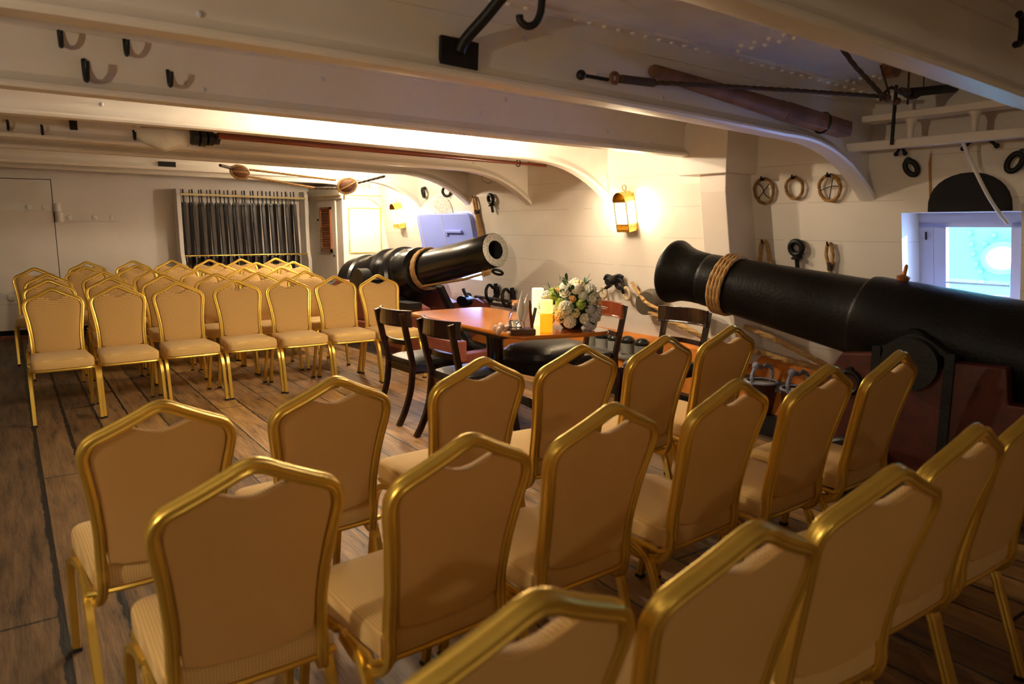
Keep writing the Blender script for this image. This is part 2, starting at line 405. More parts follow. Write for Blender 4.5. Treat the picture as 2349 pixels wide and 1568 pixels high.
# beams with bulb flange and curved knee
BY = [-.96, .16, 1.28, 2.40, 3.52, 4.64, 5.76, 6.88, 8.0, 9.12]
XS = [-6, -4, -2, -1, 0, .5, 1, 1.5, 2, 2.5, 3, 3.3]
BP = {2.40: (1.928, .010, .0065), 3.52: (1.905, .018, 0), 4.64: (1.940, .010, .0035), 5.76: (1.935, .022, 0), 6.88: (1.962, .020, .001), 8.0: (1.932, .015, 0), 9.12: (1.960, .018, 0)}
for k, y in enumerate(BY):
    bp_ = BP.get(round(y, 2), (1.955, .012, .0075)); PZ = lambda x, q=bp_: q[0]-q[1]*max(0, x)-q[2]*max(0, x)**2
    bm = bmesh.new()
    # bottom line: camber then knee curving down to the hull
    line = [(x, PZ(x)) for x in XS]
    if abs(y-3.52) < .01: line += [(3.6, PZ(3.6)), (3.82, PZ(3.82))]; knee = False
    else:
        knee = True; z3 = PZ(3.3); zf = 1.60; xf = 4.15
        for t in range(1, 13):
            f = t/12; line.append((3.3+.885*f, z3-.30*f**2.5-.01*f))
    # web
    th = .012
    for s in (-1, 1):
        pv = None
        for x, z in line:
            vs = (bm.verts.new((x, y+s*th, z+.02)), bm.verts.new((x, y+s*th, CZ(x)+.01)))
            if pv: bm.faces.new((pv[0], vs[0], vs[1], pv[1]))
            pv = vs
    # bulb flange: rounded section swept along the bottom line
    sec = [(-.050, .012), (-.054, .0), (-.047, -.012), (0, -.016), (.047, -.012), (.054, 0), (.050, .012), (.026, .026), (.013, .05), (-.013, .05), (-.026, .026)]
    path = [V((x, y, z+.016)) for x, z in line]
    sweep(bm, path, sec, ref=lambda i: V((.35, 0, 1)) if knee and i > len(line)-9 else V((0, 0, 1)))
    # top angle with rivets
    for s in (-1, 1):
        sweep(bm, [V((x, y+s*.012, CZ(x))) for x in XS+[3.8, 4.2]], [(0, 0), (s*-.075, 0), (s*-.075, -.012), (s*-.012, -.012), (s*-.012, -.075), (0, -.075)], ref=(0, 0, 1))
    o = tag(build('trim_%d' % (k+1), bm, WHITE, smooth=True), kind='structure')
    if y < 4:
        bm = bmesh.new()
        for s in (-1, 1):
            for i in range(52): sphere(bm, (.2+i*.078, y+s*.05, CZ(.2+i*.078)-.014), .012, u=8, v=5, sq=(1, 1, .7))
        tag(build('rivets', bm, WHITE, o, smooth=True, weld=False), kind='stuff')
    if k in (3, 4, 5, 6):
        bm = bmesh.new()
        for i in range(7):
            x = rnd.uniform(.3, 3.6); sphere(bm, (x, y-.014, rnd.uniform(PZ(x)+.06, PZ(x)+.22)), .011, u=8, v=5, sq=(1, .4, 1))
        tag(build('bolt_heads', bm, GREYW, o, smooth=True), kind='stuff')
# boxed frame of the hull between the bays, with a casing hung on it under the second beam
bm = bmesh.new()
prism(bm, [(3.885, 2.12), (3.885, 1.72), (3.89, 1.60), (4.10, .42), (4.62, .42), (4.46, 2.12)], 1, 3.20, 3.42)
tag(build('trim_11', bm, WHITE2, bevel=.006), kind='structure')
bm = bmesh.new(); box(bm, 3.83, 4.3, 3.155, 3.56, 1.715, 2.12)
tag(build('trim_12', bm, WHITE2, bevel=.004), kind='structure')
bm = bmesh.new()
prism(bm, [(4.0, 2.08), (3.99, 1.99), (4.06, 1.965), (4.16, 1.90), (4.20, 1.86), (4.205, 1.80), (4.15, 1.78), (4.14, 1.70), (4.3, 1.70), (4.3, 2.08)], 1, 3.185, 3.20)
tag(build('trim_13', bm, WHITE, bevel=.002), kind='structure')
# waterway: varnished cap, sloping face, grey ledge, plank and black margin
def wway(name, prof, m):
    bm = bmesh.new(); pv = None
    for y in [-3+i*.7 for i in range(19)]+[YB]:
        vs = [bm.verts.new((x, y, z+sheer(y))) for x, z in prof]
        if pv:
            for i in range(len(prof)): bm.faces.new((pv[i], pv[(i+1) % len(prof)], vs[(i+1) % len(prof)], vs[i]))
        else: bm.faces.new(vs)
        pv = vs
    bm.faces.new(pv[::-1])
    return tag(build(name, bm, m), kind='structure')
wway('trim_15', [(4.46, .475), (4.36, .47), (4.31, .44), (4.29, .33), (4.47, .33)], ORANGE)
wway('trim_16', [(4.47, .33), (4.16, .33), (4.14, .30), (4.14, .285), (4.47, .285)], GREYP)
wway('trim_17', [(4.47, .285), (4.18, .285), (4.14, .13), (4.47, .13)], ORANGE)
wway('trim_18', [(4.5, .13), (4.06, .13), (4.05, .0), (4.5, .0)], BLACKI)

# near port: window frame with panes set in the reveal, dark scuttle above
win = empty('window_1', (4.30, 1.9, 1.22)); tag(win, kind='structure')
def wx(z): return hx(z)+.19
bm = bmesh.new()
def wbar(y0, y1, z0, z1, d=.035, f=0):
    for vs in [box(bm, 0, d, y0, y1, z0, z1)]:
        for v in vs: v.co.x += wx(v.co.z)-f
wbar(1.60, 2.20, 1.372, 1.452); wbar(1.60, 2.20, .95, 1.0); wbar(2.05, 2.20, 1.00, 1.40); wbar(1.60, 1.63, 1.00, 1.40); wbar(1.665, 1.72, 1.00, 1.40)
wbar(1.72, 2.13, 1.395, 1.40, .004, .004); wbar(2.118, 2.124, 1.0, 1.40, .004, .004)
wbar(1.72, 2.05, 1.055, 1.065, .01, .02)
fr = build('window_frame', bm, WINF, win); fr.matrix_parent_inverse = Matrix.Translation((-4.30, -1.9, -1.22))
bm = bmesh.new(); wbar(2.150, 2.156, 1.30, 1.345, .012, .02)
o = build('hinge', bm, BLACKI, win); o.matrix_parent_inverse = fr.matrix_parent_inverse
bm = bmesh.new(); wbar(1.72, 2.05, 1.0, 1.375, .004, -.015); wbar(1.63, 1.665, 1.0, 1.375, .004, -.015)
o = build('pane', bm, PANEM, win); o.matrix_parent_inverse = fr.matrix_parent_inverse
# what stands outside: the plating of the next ship with a porthole
out = empty('ship_plate', (6.3, 2.3, 0), 0, 'pale blue riveted ship plating with a round porthole outside the near gun port', 'ship side')
bm = bmesh.new(); box(bm, 6.3, 6.34, 1.7, 5.6, -.6, 3.0)
o = build('plating', bm, OUTP, out); o.matrix_parent_inverse = out.matrix_world.inverted() if False else Matrix.Translation((-6.3, -2.3, 0))
pp = at(0, 6.26, 2300, 592)
bm = bmesh.new(); torus(bm, .105, .024, M=Matrix.Translation(pp) @ Matrix.Rotation(PI/2, 4, 'Z'), sx=1.25)
o = build('porthole_rim', bm, OUTD, out, smooth=True); o.matrix_parent_inverse = Matrix.Translation((-6.3, -2.3, 0))
bm = bmesh.new(); lathe(bm, [(0, .09), (.02, .09)], M=Matrix.Translation(pp+V((.02, 0, 0))) @ Matrix.Rotation(PI/2, 4, 'Z') @ Matrix.Diagonal((1.25, 1, 1, 1)) @ Matrix.Rotation(PI/2, 4, 'X'))
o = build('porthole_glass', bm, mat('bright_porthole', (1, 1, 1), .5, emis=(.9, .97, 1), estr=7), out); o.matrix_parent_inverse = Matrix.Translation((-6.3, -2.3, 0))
bm = bmesh.new()
for (u, v) in ((2225, 535), (2229, 560), (2233, 582), (2250, 622), (2254, 645), (2240, 605), (2260, 560), (2280, 540)):
    q = at(0, 6.29, u, v); sphere(bm, q, .022, u=8, v=6)
o = build('rivets', bm, OUTD, out, smooth=True); tag(o, kind='stuff'); o.matrix_parent_inverse = Matrix.Translation((-6.3, -2.3, 0))

# scuttle arch above the near port (black) and above the far port (scuffed metal)
def arch(c, w, h, m, name, label, cat):
    bm = bmesh.new(); M = hull_mtx(c)
    pts = [(-w/2, 0)]+[(-w/2*math.cos(PI*i/16), h*math.sin(PI*i/16)**.8) for i in range(1, 16)]+[(w/2, 0)]
    prism(bm, pts, 1, -.01, .012, M=M)
    return tag(build(name, bm, m, bevel=.002), label, cat)
arch((hx(1.455)-.004, 1.845, 1.457), .41, .20, PLATEB, 'scuttle_plate', 'black half-round scuttle plate on the hull above the near window', 'hatch cover')
arch((hx(1.515)-.004, 7.42, 1.515), .42, .205, SOOT, 'scuttle_plate', 'scuffed grey arched plate on the hull above the far pale blue port lid', 'hatch cover')
# far port lid
lid = empty('port_lid', (hx(1.3)-.02, 7.42, 1.27), 0, 'gun port lid with a batten, blue daylight put into its colour, behind the far cannon', 'port lid', mtx=hull_mtx((hx(1.25)-.006, 7.42, 1.25)))
bm = bmesh.new()
w, h, r = .62, .27, .07
pts = [(-w, -h-.06), (w, -h-.06)]+[(w-r+r*math.cos(a), h-r+r*math.sin(a)) for a in [i*PI/8 for i in range(5)]]+[(-w+r+r*math.cos(a), h-r+r*math.sin(a)) for a in [PI/2+i*PI/8 for i in range(5)]]
prism(bm, pts, 1, 0, .045); build('panel', bm, LID_DAYLIGHT, lid, bevel=.006)
bm = bmesh.new(); box(bm, -.42, -.06, .04, .075, .06, .09); box(bm, -.10, -.04, .04, .07, .03, .09); build('batten', bm, LID_DAYLIGHT, lid, bevel=.006)
bm = bmesh.new(); box(bm, -.003, .003, .044, .050, -h-.05, h-.02); box(bm, w-.086, w-.08, .044, .05, -h-.05, h-.03); build('seam_strip', bm, GREYW, lid)

# ------------------------------------------------------------ bulkhead door and hinges
dr = empty('door_1', (0, YB, 0)); tag(dr, kind='structure')
Ti = Matrix.Translation((0, -YB, 0))
bm = bmesh.new(); box(bm, -1.2, .505, YB-.028, YB-.001, fz+.09, 1.91); o = build('door_leaf', bm, WHITE2, dr, bevel=.003); o.matrix_parent_inverse = Ti
def hp(name, bm, m, parent, **k):
    o = build(name, bm, m, parent, **k)
    if parent is dr: o.matrix_parent_inverse = Ti
    return o
bm = bmesh.new(); box(bm, -1.1, .50, YB-.042, YB-.028, 1.545, 1.635); a = hp('hinge_strap', bm, WHITE, dr, bevel=.004)
bm = bmesh.new()
for x in (-.35, -.02, .26, .42): sphere(bm, (x, YB-.042, 1.59), .032, sq=(1, .5, 1))
hp('rivets', bm, WHITE, a, smooth=True)
bm = bmesh.new(); box(bm, .54, 1.20, YB-.016, YB-.001, 1.425, 1.52); a = hp('hinge_strap', bm, WHITE, dr, bevel=.004)
bm = bmesh.new()
for x in (.66, .93, 1.12): sphere(bm, (x, YB-.016, 1.472), .032, sq=(1, .5, 1))
hp('rivets', bm, WHITE, a, smooth=True)
bm = bmesh.new(); lathe(bm, [(1.54, .042), (1.64, .042)], M=Matrix.Translation((.545, YB-.03, 0)), n=20); hp('hinge_knuckle', bm, WHITE, dr, smooth=True)
bm = bmesh.new(); lathe(bm, [(1.42, .042), (1.53, .042)], M=Matrix.Translation((.560, YB-.03, 0)), n=20); hp('hinge_knuckle', bm, WHITE, dr, smooth=True)
bm = bmesh.new(); box(bm, .505, .513, YB-.012, YB-.001, fz+.09, 1.92); box(bm, -1.2, .505, YB-.012, YB-.001, 1.91, 1.918); hp('door_gap', bm, PLATEB, dr)
bm = bmesh.new(); box(bm, -1.1, .22, YB-.042, YB-.028, .47, .62)
a = build('hinge_strap', bm, WHITE, dr, bevel=.004); a.matrix_parent_inverse = Ti
bm = bmesh.new(); sphere(bm, (.005, YB-.042, .545), .05, sq=(1, .5, 1)); b2 = build('rivets', bm, WHITE, a, smooth=True)

# ------------------------------------------------------------ cabin in the far corner
XC, YC = 3.62, 9.12
cab = empty('corner_cabin', (XC, YC, sheer(YC)), 0, 'white panelled cabin with gilt lines and a louvred side in the far corner', 'cabin')
Tc = Matrix.Translation((-XC, -YC, -sheer(YC)))
def cpart(name, bm, m, bevel=.003, parent=None, **k):
    o = build(name, bm, m, parent or cab, bevel=bevel, **k)
    if parent is None: o.matrix_parent_inverse = Tc
    return o
fc = sheer(YC)
bm = bmesh.new(); box(bm, XC, 4.50, YC, YB-.01, fc, 1.90); cpart('body', bm, WHITE)
bm = bmesh.new(); box(bm, XC-.05, 4.18, YC-.05, YC, 1.765, 1.85); box(bm, XC-.05, XC, YC-.05, YB-.01, 1.765, 1.85)
box(bm, XC-.025, 4.15, YC-.025, YC, 1.72, 1.765); box(bm, XC-.025, XC, YC, YB-.01, 1.72, 1.765); cpart('cornice', bm, WHITE)
bm = bmesh.new(); box(bm, XC-.055, 4.18, YC-.055, YC-.04, 1.757, 1.765); box(bm, XC-.055, XC-.04, YC-.055, YB-.01, 1.757, 1.765); cpart('gilt_moulding', bm, GOLDLINE, 0)
def frame(name, fn, a0, a1, z0, z1, t=.012):
    bm = bmesh.new()
    for (p, q, r, s) in ((a0, a1, z0, z0+t), (a0, a1, z1-t, z1), (a0, a0+t, z0+t, z1-t), (a1-t, a1, z0+t, z1-t)): fn(bm, p, q, r, s)
    return cpart(name, bm, GOLDLINE, 0)
fy = lambda b, p, q, r, s: box(b, p, q, YC-.012, YC, r, s)
fx = lambda b, p, q, r, s: box(b, XC-.012, XC, p, q, r, s)
a = at(1, YC, 798, 476); b_ = at(1, YC, 876, 579)
frame('gilt_panel_frame', fy, a.x, b_.x, b_.z, a.z)
frame('gilt_panel_frame', fx, 9.42, 9.85, .35, .62)
# louvred door on the side face
dd = bmesh.new(); box(dd, XC-.02, XC, 9.32, 9.98, fc+.02, 1.70); door = cpart('door', dd, WHITE)
bm = bmesh.new(); y0, y1, z0, z1 = 9.45, 9.83, 1.02, 1.62
for (p, q, r, s) in ((y0, y1, z0, z0+.045), (y0, y1, z1-.03, z1), (y0, y0+.035, z0, z1), (y1-.035, y1, z0, z1)): box(bm, XC-.045, XC-.02, p, q, r, s)
for i in range(22):
    z = z0+.06+i*(z1-z0-.1)/21.5
    prism(bm, [(XC-.04, z), (XC-.022, z+.018), (XC-.022, z+.024), (XC-.04, z+.006)], 1, y0+.03, y1-.03)
build('louvre', bm, LOUV, door)
bm = bmesh.new(); sphere(bm, (XC-.03, 9.38, .98), .015); sphere(bm, (XC-.03, 9.95, 1.45), .014); build('knob', bm, BLACKI, door, smooth=True)
bm = bmesh.new(); box(bm, 4.0, 4.15, YC-.03, YC, 1.86, 1.93)
for i in range(14):
    for j in range(4): box(bm, 3.76+i*.028, 3.775+i*.028, YC-.012, YC-.004, 1.865+j*.014, 1.872+j*.014)
cpart('vent_grille', bm, GREYW, 0)

# ------------------------------------------------------------ rifle rack
RX0, RX1, RY = 1.88, 3.47, YB-.20
rk = empty('rifle_rack', ((RX0+RX1)/2, RY, sheer(RY)), 0, 'cream wooden rifle rack with brass bar on the far bulkhead', 'rack')
Tr = Matrix.Translation((-(RX0+RX1)/2, -RY, -sheer(RY)))
def rpart(name, bm, m, **k):
    o = build(name, bm, m, rk, **k); o.matrix_parent_inverse = Tr; return o
for x in (RX0-.045, RX1+.01):
    bm = bmesh.new()
    prism(bm, [(YB-.01, sheer(RY)), (RY-.10, sheer(RY)), (RY-.10, .92), (RY-.04, 1.02), (RY-.04, 1.80), (RY-.01, 1.84), (YB-.01, 1.84)], 0, x, x+.05)
    rpart('post', bm, WHITE, bevel=.004)
bm = bmesh.new(); box(bm, RX0, RX1, YB-.03, YB-.01, .3, 1.75); rpart('back_board', bm, WHITE2)
bm = bmesh.new(); tube(bm, [(RX0, RY-.06, 1.77), (RX1+.02, RY-.06, 1.745)], .014); rpart('top_bar', bm, mat('cream_rail', (.75, .60, .30), .35), smooth=True)
bm = bmesh.new(); tube(bm, [(RX0, RY-.05, .99), (RX1+.02, RY-.05, .985)], .014); rpart('lower_bar', bm, BRASS, smooth=True)
bm = bmesh.new(); box(bm, RX0, RX1, RY-.06, YB-.02, .42, .47); rpart('shelf', bm, WHITE)
def rifle(front=True):
    t = empty('rifle', (0, 0, 0), 0, 'upright long rifle with dark walnut stock standing in the front rank of the rack' if front else 'thin bright-edged ramrod musket standing in the rear rank of the rack, behind the rifles', 'rifle', 'rifles in the front rank of the rack' if front else 'muskets in the rear rank of the rack')
    bm = bmesh.new(); lathe(bm, [(.55, .013), (1.36, .0095 if front else .007)], n=10); build('barrel', bm, PIECE, t, smooth=True)
    bm = bmesh.new()   # stock with butt, wrist and fore-end, in the y-z plane
    wd = .0225 if front else .021
    pts = [(-.02, 0), (.085, .01), (.06, .18), (.03, .30), (.02, .42), (.016, .60), (.014, 1.18), (-.014, 1.20), (-.022, .62), (-.03, .50), (-.012, .40), (-.018, .25)]
    prism(bm, pts, 0, -wd, wd); build('stock', bm, STOCK, t, bevel=.006)
    for z in (.80, 1.0, 1.16):
        bm = bmesh.new(); lathe(bm, [(z-.012, .020), (z+.012, .020)], n=10); build('barrel_band', bm, PIECE, t, smooth=True)
    bm = bmesh.new(); box(bm, -wd-.005, -wd, -.03, .01, .43, .53); sphere(bm, (-wd-.008, -.02, .50), .016); sphere(bm, (wd*.3, -.033, .50), .013); build('lock', bm, STEEL if front else PIECE, t, smooth=True)
    return t
protos = (rifle(True), rifle(False)); nR = 14
for i in range(nR*2):
    fr_ = i % 2 == 0; k = i//2
    o = protos[0 if fr_ else 1] if k == 0 else copy_tree(protos[0 if fr_ else 1])
    x = RX0+.075+(k+(0 if fr_ else -.5))*(RX1-RX0-.06)/nR+(0 if fr_ else .005)
    o.location = (x+rnd.uniform(-.004, .004), RY-.02 if fr_ else RY+.10, .475); o.rotation_euler = (math.radians(0), math.radians(-1.6 if fr_ else 0)+rnd.uniform(-.006, .006), 0)

# ------------------------------------------------------------ banquet chair
def build_banquet():
    t = empty('banquet_chair', (0, 0, 0))
    def yt(z):
        tb = [(.385, -.17), (.44, -.195), (.5, -.20), (.6, -.218), (.7, -.242), (.8, -.268), (.92, -.308)]
        for (a, p), (b, q) in zip(tb, tb[1:]):
            if z <= b: return p+(q-p)*(max(z, a)-a)/(b-a)
        return -.308
    hw = [(.44, .160), (.5, .159), (.56, .160), (.62, .165), (.68, .172), (.73, .180), (.765, .1855), (.79, .187), (.812, .181), (.832, .165)]
    half = [(w, z) for z, w in hw]+[(.125, .851), (.085, .870), (.05, .888), (.028, .900), (.012, .906), (0, .908)]
    right = [V((w, yt(z), z)) for w, z in half]
    bottom = [V((.188, -.01, .372)), V((.186, -.06, .352)), V((.180, -.12, .336)), V((.172, -.165, .345)), V((.165, -.188, .375)), V((.161, -.197, .412))]
    arcR = bottom+right
    path = smooth_path(arcR+[V((-p.x, p.y, p.z)) for p in arcR[-2::-1]], 3)
    sec = [(-.011, -.016), (-.0135, -.012), (-.0135, -.007), (-.0105, -.0045), (-.0105, .0045), (-.0135, .007), (-.0135, .012), (-.011, .016), (-.004, .0175), (0, .0145), (.004, .0175), (.011, .016), (.0135, .012), (.0135, .007), (.0105, .0045), (.0105, -.0045), (.0135, -.007), (.0135, -.012), (.011, -.016), (.004, -.0175), (0, -.0145), (-.004, -.0175)]
    bm = bmesh.new(); sweep(bm, path, sec, ref=lambda i: V((0, 1, .25)) if path[i].z > .43 else (V((0, 1, .25)).lerp(V((0, 0, 1)), min(1, (.43-path[i].z)/.05))))
    build('back_frame', bm, GOLD, t, smooth=True)
    # backrest pad
    out_ = [(w-.012, z) for w, z in half if z < .86 and z > .48]
    out_ = [(.0, .440), (.06, .442), (.11, .449), (.143, .462)]+[(w, z) for w, z in out_]+[(.078, .860), (.060, .853), (.030, .841), (0, .836)]
    out_ = [(w*.98, z) for w, z in out_]
    loop = out_+[(-w, z) for w, z in out_[-2:0:-1]]
    cx, cz = 0, .66
    bm = bmesh.new()
    def ring(s, off):
        return [bm.verts.new((cx+(w-cx)*s, yt(cz+(z-cz)*s)+off, cz+(z-cz)*s)) for w, z in loop]
    layers = [(.94, .022), (.985, .017), (1., .006), (1., -.008), (.98, -.013), (.9, -.014)]
    rs = [ring(s, o) for s, o in layers]
    for a, b in zip(rs, rs[1:]):
        for i in range(len(loop)): bm.faces.new((a[i], a[(i+1) % len(loop)], b[(i+1) % len(loop)], b[i]))
    def cap(r, off):
        inner = [ring(s, off*(1 if off > 0 else 1)) for s in (.75, .5, .25)]
        for a, b in zip([r]+inner, inner):
            for i in range(len(loop)): bm.faces.new((a[i], a[(i+1) % len(loop)], b[(i+1) % len(loop)], b[i]))
        c = bm.verts.new((cx, yt(cz)+off, cz))
        for i in range(len(loop)): bm.faces.new((inner[-1][i], inner[-1][(i+1) % len(loop)], c))
    cap(rs[0], .026); cap(rs[-1], -.014)
    bmesh.ops.recalc_face_normals(bm, faces=bm.faces)
    o = build('backrest', bm, [FABP, FABB], t, smooth=True)
    for p in o.data.polygons:
        if p.center.y < yt(p.center.z)-.002: p.material_index = 1
    # seat cushion
    bm = bmesh.new()
    def sl(s, z, g=0):
        base = [(-.165, -.195), (0, -.20), (.165, -.195), (.180, -.17), (.188, 0), (.196, .14), (.190, .185), (.165, .205), (.08, .212), (0, .214), (-.08, .212), (-.165, .205), (-.190, .185), (-.196, .14), (-.188, 0), (-.180, -.17)]
        P = smooth_path([V((x, y, 0)) for x, y in base], 2, closed=True)
        return [bm.verts.new((p.x*s+math.copysign(g, p.x), p.y*s, z)) for p in P]
    L = [sl(.93, .386), sl(.99, .388), sl(1.0, .400), sl(1.0, .432), sl(.985, .444), sl(.94, .452), sl(.75, .459), sl(.4, .463)]
    for a, b in zip(L, L[1:]):
        for i in range(len(a)): bm.faces.new((a[i], a[(i+1) % len(a)], b[(i+1) % len(a)], b[i]))
    bm.faces.new(L[0][::-1]); bm.faces.new(L[-1])
    build('seat', bm, FABS, t, smooth=True)
    # seat rail
    bm = bmesh.new()
    P = smooth_path([V((x, y, .376)) for x, y in [(-.165, -.185), (.165, -.185), (.184, -.14), (.186, 0), (.192, .14), (.182, .185), (.14, .203), (0, .208), (-.14, .203), (-.182, .185), (-.192, .14), (-.186, 0), (-.184, -.14)]], 3, closed=True)
    sweep(bm, P, circ(.0095, 8), ref=(0, 0, 1), closed=True)
    build('seat_frame', bm, GOLD, t, smooth=True)
    lsec = [(-.012, -.010), (-.012, .010), (-.006, .013), (0, .010), (.006, .013), (.012, .010), (.012, -.010), (.006, -.013), (0, -.010), (-.006, -.013)]
    for sx in (-1, 1):
        for fr_ in (1, 0):
            if fr_: pts = [(sx*.188, .02, .374), (sx*.196, .09, .372), (sx*.203, .145, .352), (sx*.205, .178, .31), (sx*.205, .20, .24), (sx*.205, .245, .012)]
            else: pts = [(sx*.184, .00, .366), (sx*.190, -.07, .364), (sx*.194, -.125, .345), (sx*.194, -.155, .30), (sx*.194, -.175, .24), (sx*.192, -.255, .012)]
            bm = bmesh.new(); sweep(bm, smooth_path(pts, 5), lsec, ref=(1, 0, 0), scale=lambda i: 1.0)
            lg = build('leg', bm, GOLD, t, smooth=True)
            bm = bmesh.new(); e = pts[-1]; box(bm, e[0]-.014, e[0]+.014, e[1]-.014, e[1]+.016, 0, .013); build('foot_cap', bm, CAPB, lg)
    return t
CH = build_banquet(); used = [False]
NTH = ['first', 'second', 'third', 'fourth', 'fifth', 'sixth', 'seventh']
def chair(x, y, yaw, label, group):
    o = CH if not used[0] else copy_tree(CH); used[0] = True
    o.location = (x, y, sheer(y)); o.rotation_euler = (0, 0, math.radians(yaw)); tag(o, label, 'chair', group)
A_ = [(.26, 6.16, 180.7), (.69, 6.18, 180.7), (1.14, 6.22, 181.5), (1.60, 6.23, 179.1), (2.03, 6.20, 179.1), (2.46, 6.17, 178.9), (2.86, 6.11, 178.9)]
for i, (x, y, a) in enumerate(A_): chair(x, y, a, 'gold-framed tan banquet chair, %s from left in front row of far block' % NTH[i], 'front row of the far seating block')
for nm, rowname, L in (('B', 'second', [(.275, 7.128), (.74, 7.127), (1.185, 7.143), (1.633, 7.119), (2.038, 7.077), (2.51, 7.07)]),
    ('C', 'third', [(.306, 7.915), (.78, 7.97), (1.218, 7.919), (1.649, 7.899), (2.084, 7.863), (2.488, 7.811)]),
    ('D', 'fourth', [(.219, 8.753), (.678, 8.794), (1.167, 8.756), (1.596, 8.693), (2.024, 8.671), (2.44, 8.64), (2.87, 8.604)]),
    ('E', 'rearmost', [(.755, 9.545), (1.235, 9.495), (1.647, 9.426), (2.069, 9.388), (2.457, 9.356), (2.886, 9.329)])):
    for i, (x, y) in enumerate(L): chair(x, y, 180+rnd.uniform(-1.5, 1.5), 'mostly hidden tan banquet chair, %s from left in %s row of far block' % (NTH[i], rowname), rowname+' row of the far seating block')
N_ = [(.29, 2.40, 2.3), (.79, 2.43, 2.4), (1.35, 2.45, 1.4), (1.83, 2.46, -1.6), (2.26, 2.45, 3.), (2.75, 2.49, 1.6)]
Mr = [(.37, 1.76, 0.), (.80, 1.66, 4.1), (1.27, 1.69, 2.4), (1.78, 1.70, 3.6), (2.23, 1.68, 3.1), (2.70, 1.69, 3.8)]
Lr = [(.515, 1.00, 1.), (.94, .98, -1.1), (1.42, 1.00, -4.8), (1.85, 1.05, 0), (2.27, 1.06, 0)]
for i, (x, y, a) in enumerate(N_): chair(x, y, a, 'tan chair seen from behind, %s from left in near-block row nearest table' % NTH[i], 'near block, row nearest the table')
for i, (x, y, a) in enumerate(Mr): chair(x, y, a, 'tan chair seen from behind, %s from left in middle row of near block' % NTH[i], 'near block, middle row')
for i, (x, y, a) in enumerate(Lr): chair(x, y, a, 'tan chair seen from behind, %s from left in row closest to viewer' % NTH[i], 'near block, row closest to the viewer')
chair(1.93, .26, 0, 'tan banquet chair at the bottom right corner of the photo, only its seat edge showing', 'near block, row behind the viewer')

# ------------------------------------------------------------ dining chairs round the table
def dining(name, loc, yaw, label, wood, railwood, seatm, carved=False):
    t = empty(name, loc, math.radians(yaw), label, 'chair'); t.scale = (.95, .95, .95)
    # front = +y
    def tsec(w, d): return [(-w/2, -d/2), (w/2, -d/2), (w/2, d/2), (-w/2, d/2)]
    for sx in (-1, 1):
        bm = bmesh.new()   # rear leg and stile in one sabre curve
        pts = [(sx*.195, -.33, 0), (sx*.192, -.275, .10), (sx*.19, -.225, .24), (sx*.19, -.205, .38), (sx*.192, -.205, .46), (sx*.197, -.235, .60), (sx*.20, -.265, .74), (sx*.20, -.285, .83)]
        sweep(bm, smooth_path(pts, 4), tsec(.030, .042), ref=(0, 1, 0)); build('rear_leg', bm, wood, t, bevel=.004)
        bm = bmesh.new()
        pts = [(sx*.20, .26, 0), (sx*.20, .235, .12), (sx*.20, .215, .26), (sx*.20, .20, .42)]
        sweep(bm, smooth_path(pts, 4), tsec(.034, .036), ref=(0, 1, 0)); build('front_leg', bm, wood, t, bevel=.004)
    # curved top rail
    bm = bmesh.new()
    path = smooth_path([(-.235, -.225, .79), (-.16, -.275, .79), (0, -.305, .79), (.16, -.275, .79), (.235, -.225, .79)], 4)
    sweep(bm, path, [(-.058, -.010), (.048, -.010), (.060, -.016), (.066, -.004), (.060, .010), (.046, .011), (-.058, .010)][::1], ref=(0, -1, .0))
    # orient: u axis must be vertical
    build('top_rail', bm, railwood, t, bevel=.003)
    bm = bmesh.new(); sweep(bm, smooth_path([(-.192, -.215, .605), (0, -.255, .605), (.192, -.215, .605)], 5), [(-.018, -.008), (.018, -.008), (.018, .008), (-.018, .008)], ref=(0, -1, 0)); build('cross_rail', bm, wood, t)
    bm = bmesh.new(); box(bm, -.20, .20, -.205, .215, .37, .425); build('seat_rail', bm, wood, t, bevel=.006)
    bm = bmesh.new()
    prev_ = None
    for s, z in ((1.0, .425), (1.02, .445), (.97, .468), (.8, .482), (.45, .49)):
        r_ = [bm.verts.new((.205*s*cx_, .005+.21*s*cy_, z)) for cx_, cy_ in [(math.copysign(abs(math.cos(a))**.35, math.cos(a)), math.copysign(abs(math.sin(a))**.35, math.sin(a))) for a in [2*PI*i/32+.05 for i in range(32)]]]
        if prev_:
            for i in range(32): bm.faces.new((prev_[i], prev_[(i+1) % 32], r_[(i+1) % 32], r_[i]))
        else: bm.faces.new(r_[::-1])
        prev_ = r_
    bm.faces.new(prev_); build('seat', bm, seatm, t, smooth=True)
    return t
dining('dining_chair', (2.45, 4.70, 0), -88, 'dark sabre-legged dining chair with black seat, the farther of the two left of the table', DKWOOD, DKWOOD, LEATHER)
dining('dining_chair', (2.44, 4.02, 0), -88, 'dark sabre-legged dining chair with black seat, the nearer of the two left of the table', DKWOOD, DKWOOD, LEATHER)
dining('dining_chair', (3.52, 4.20, 0), 88, 'red mahogany dining chair with a broad top rail, right of the flowers', DKWOOD, REDCHAIR, LEATHER)
dining('dining_chair', (3.68, 3.53, 0), 92, 'dark dining chair with open back standing under the near cannon muzzle', DKWOOD, DKWOOD, LEATHER)

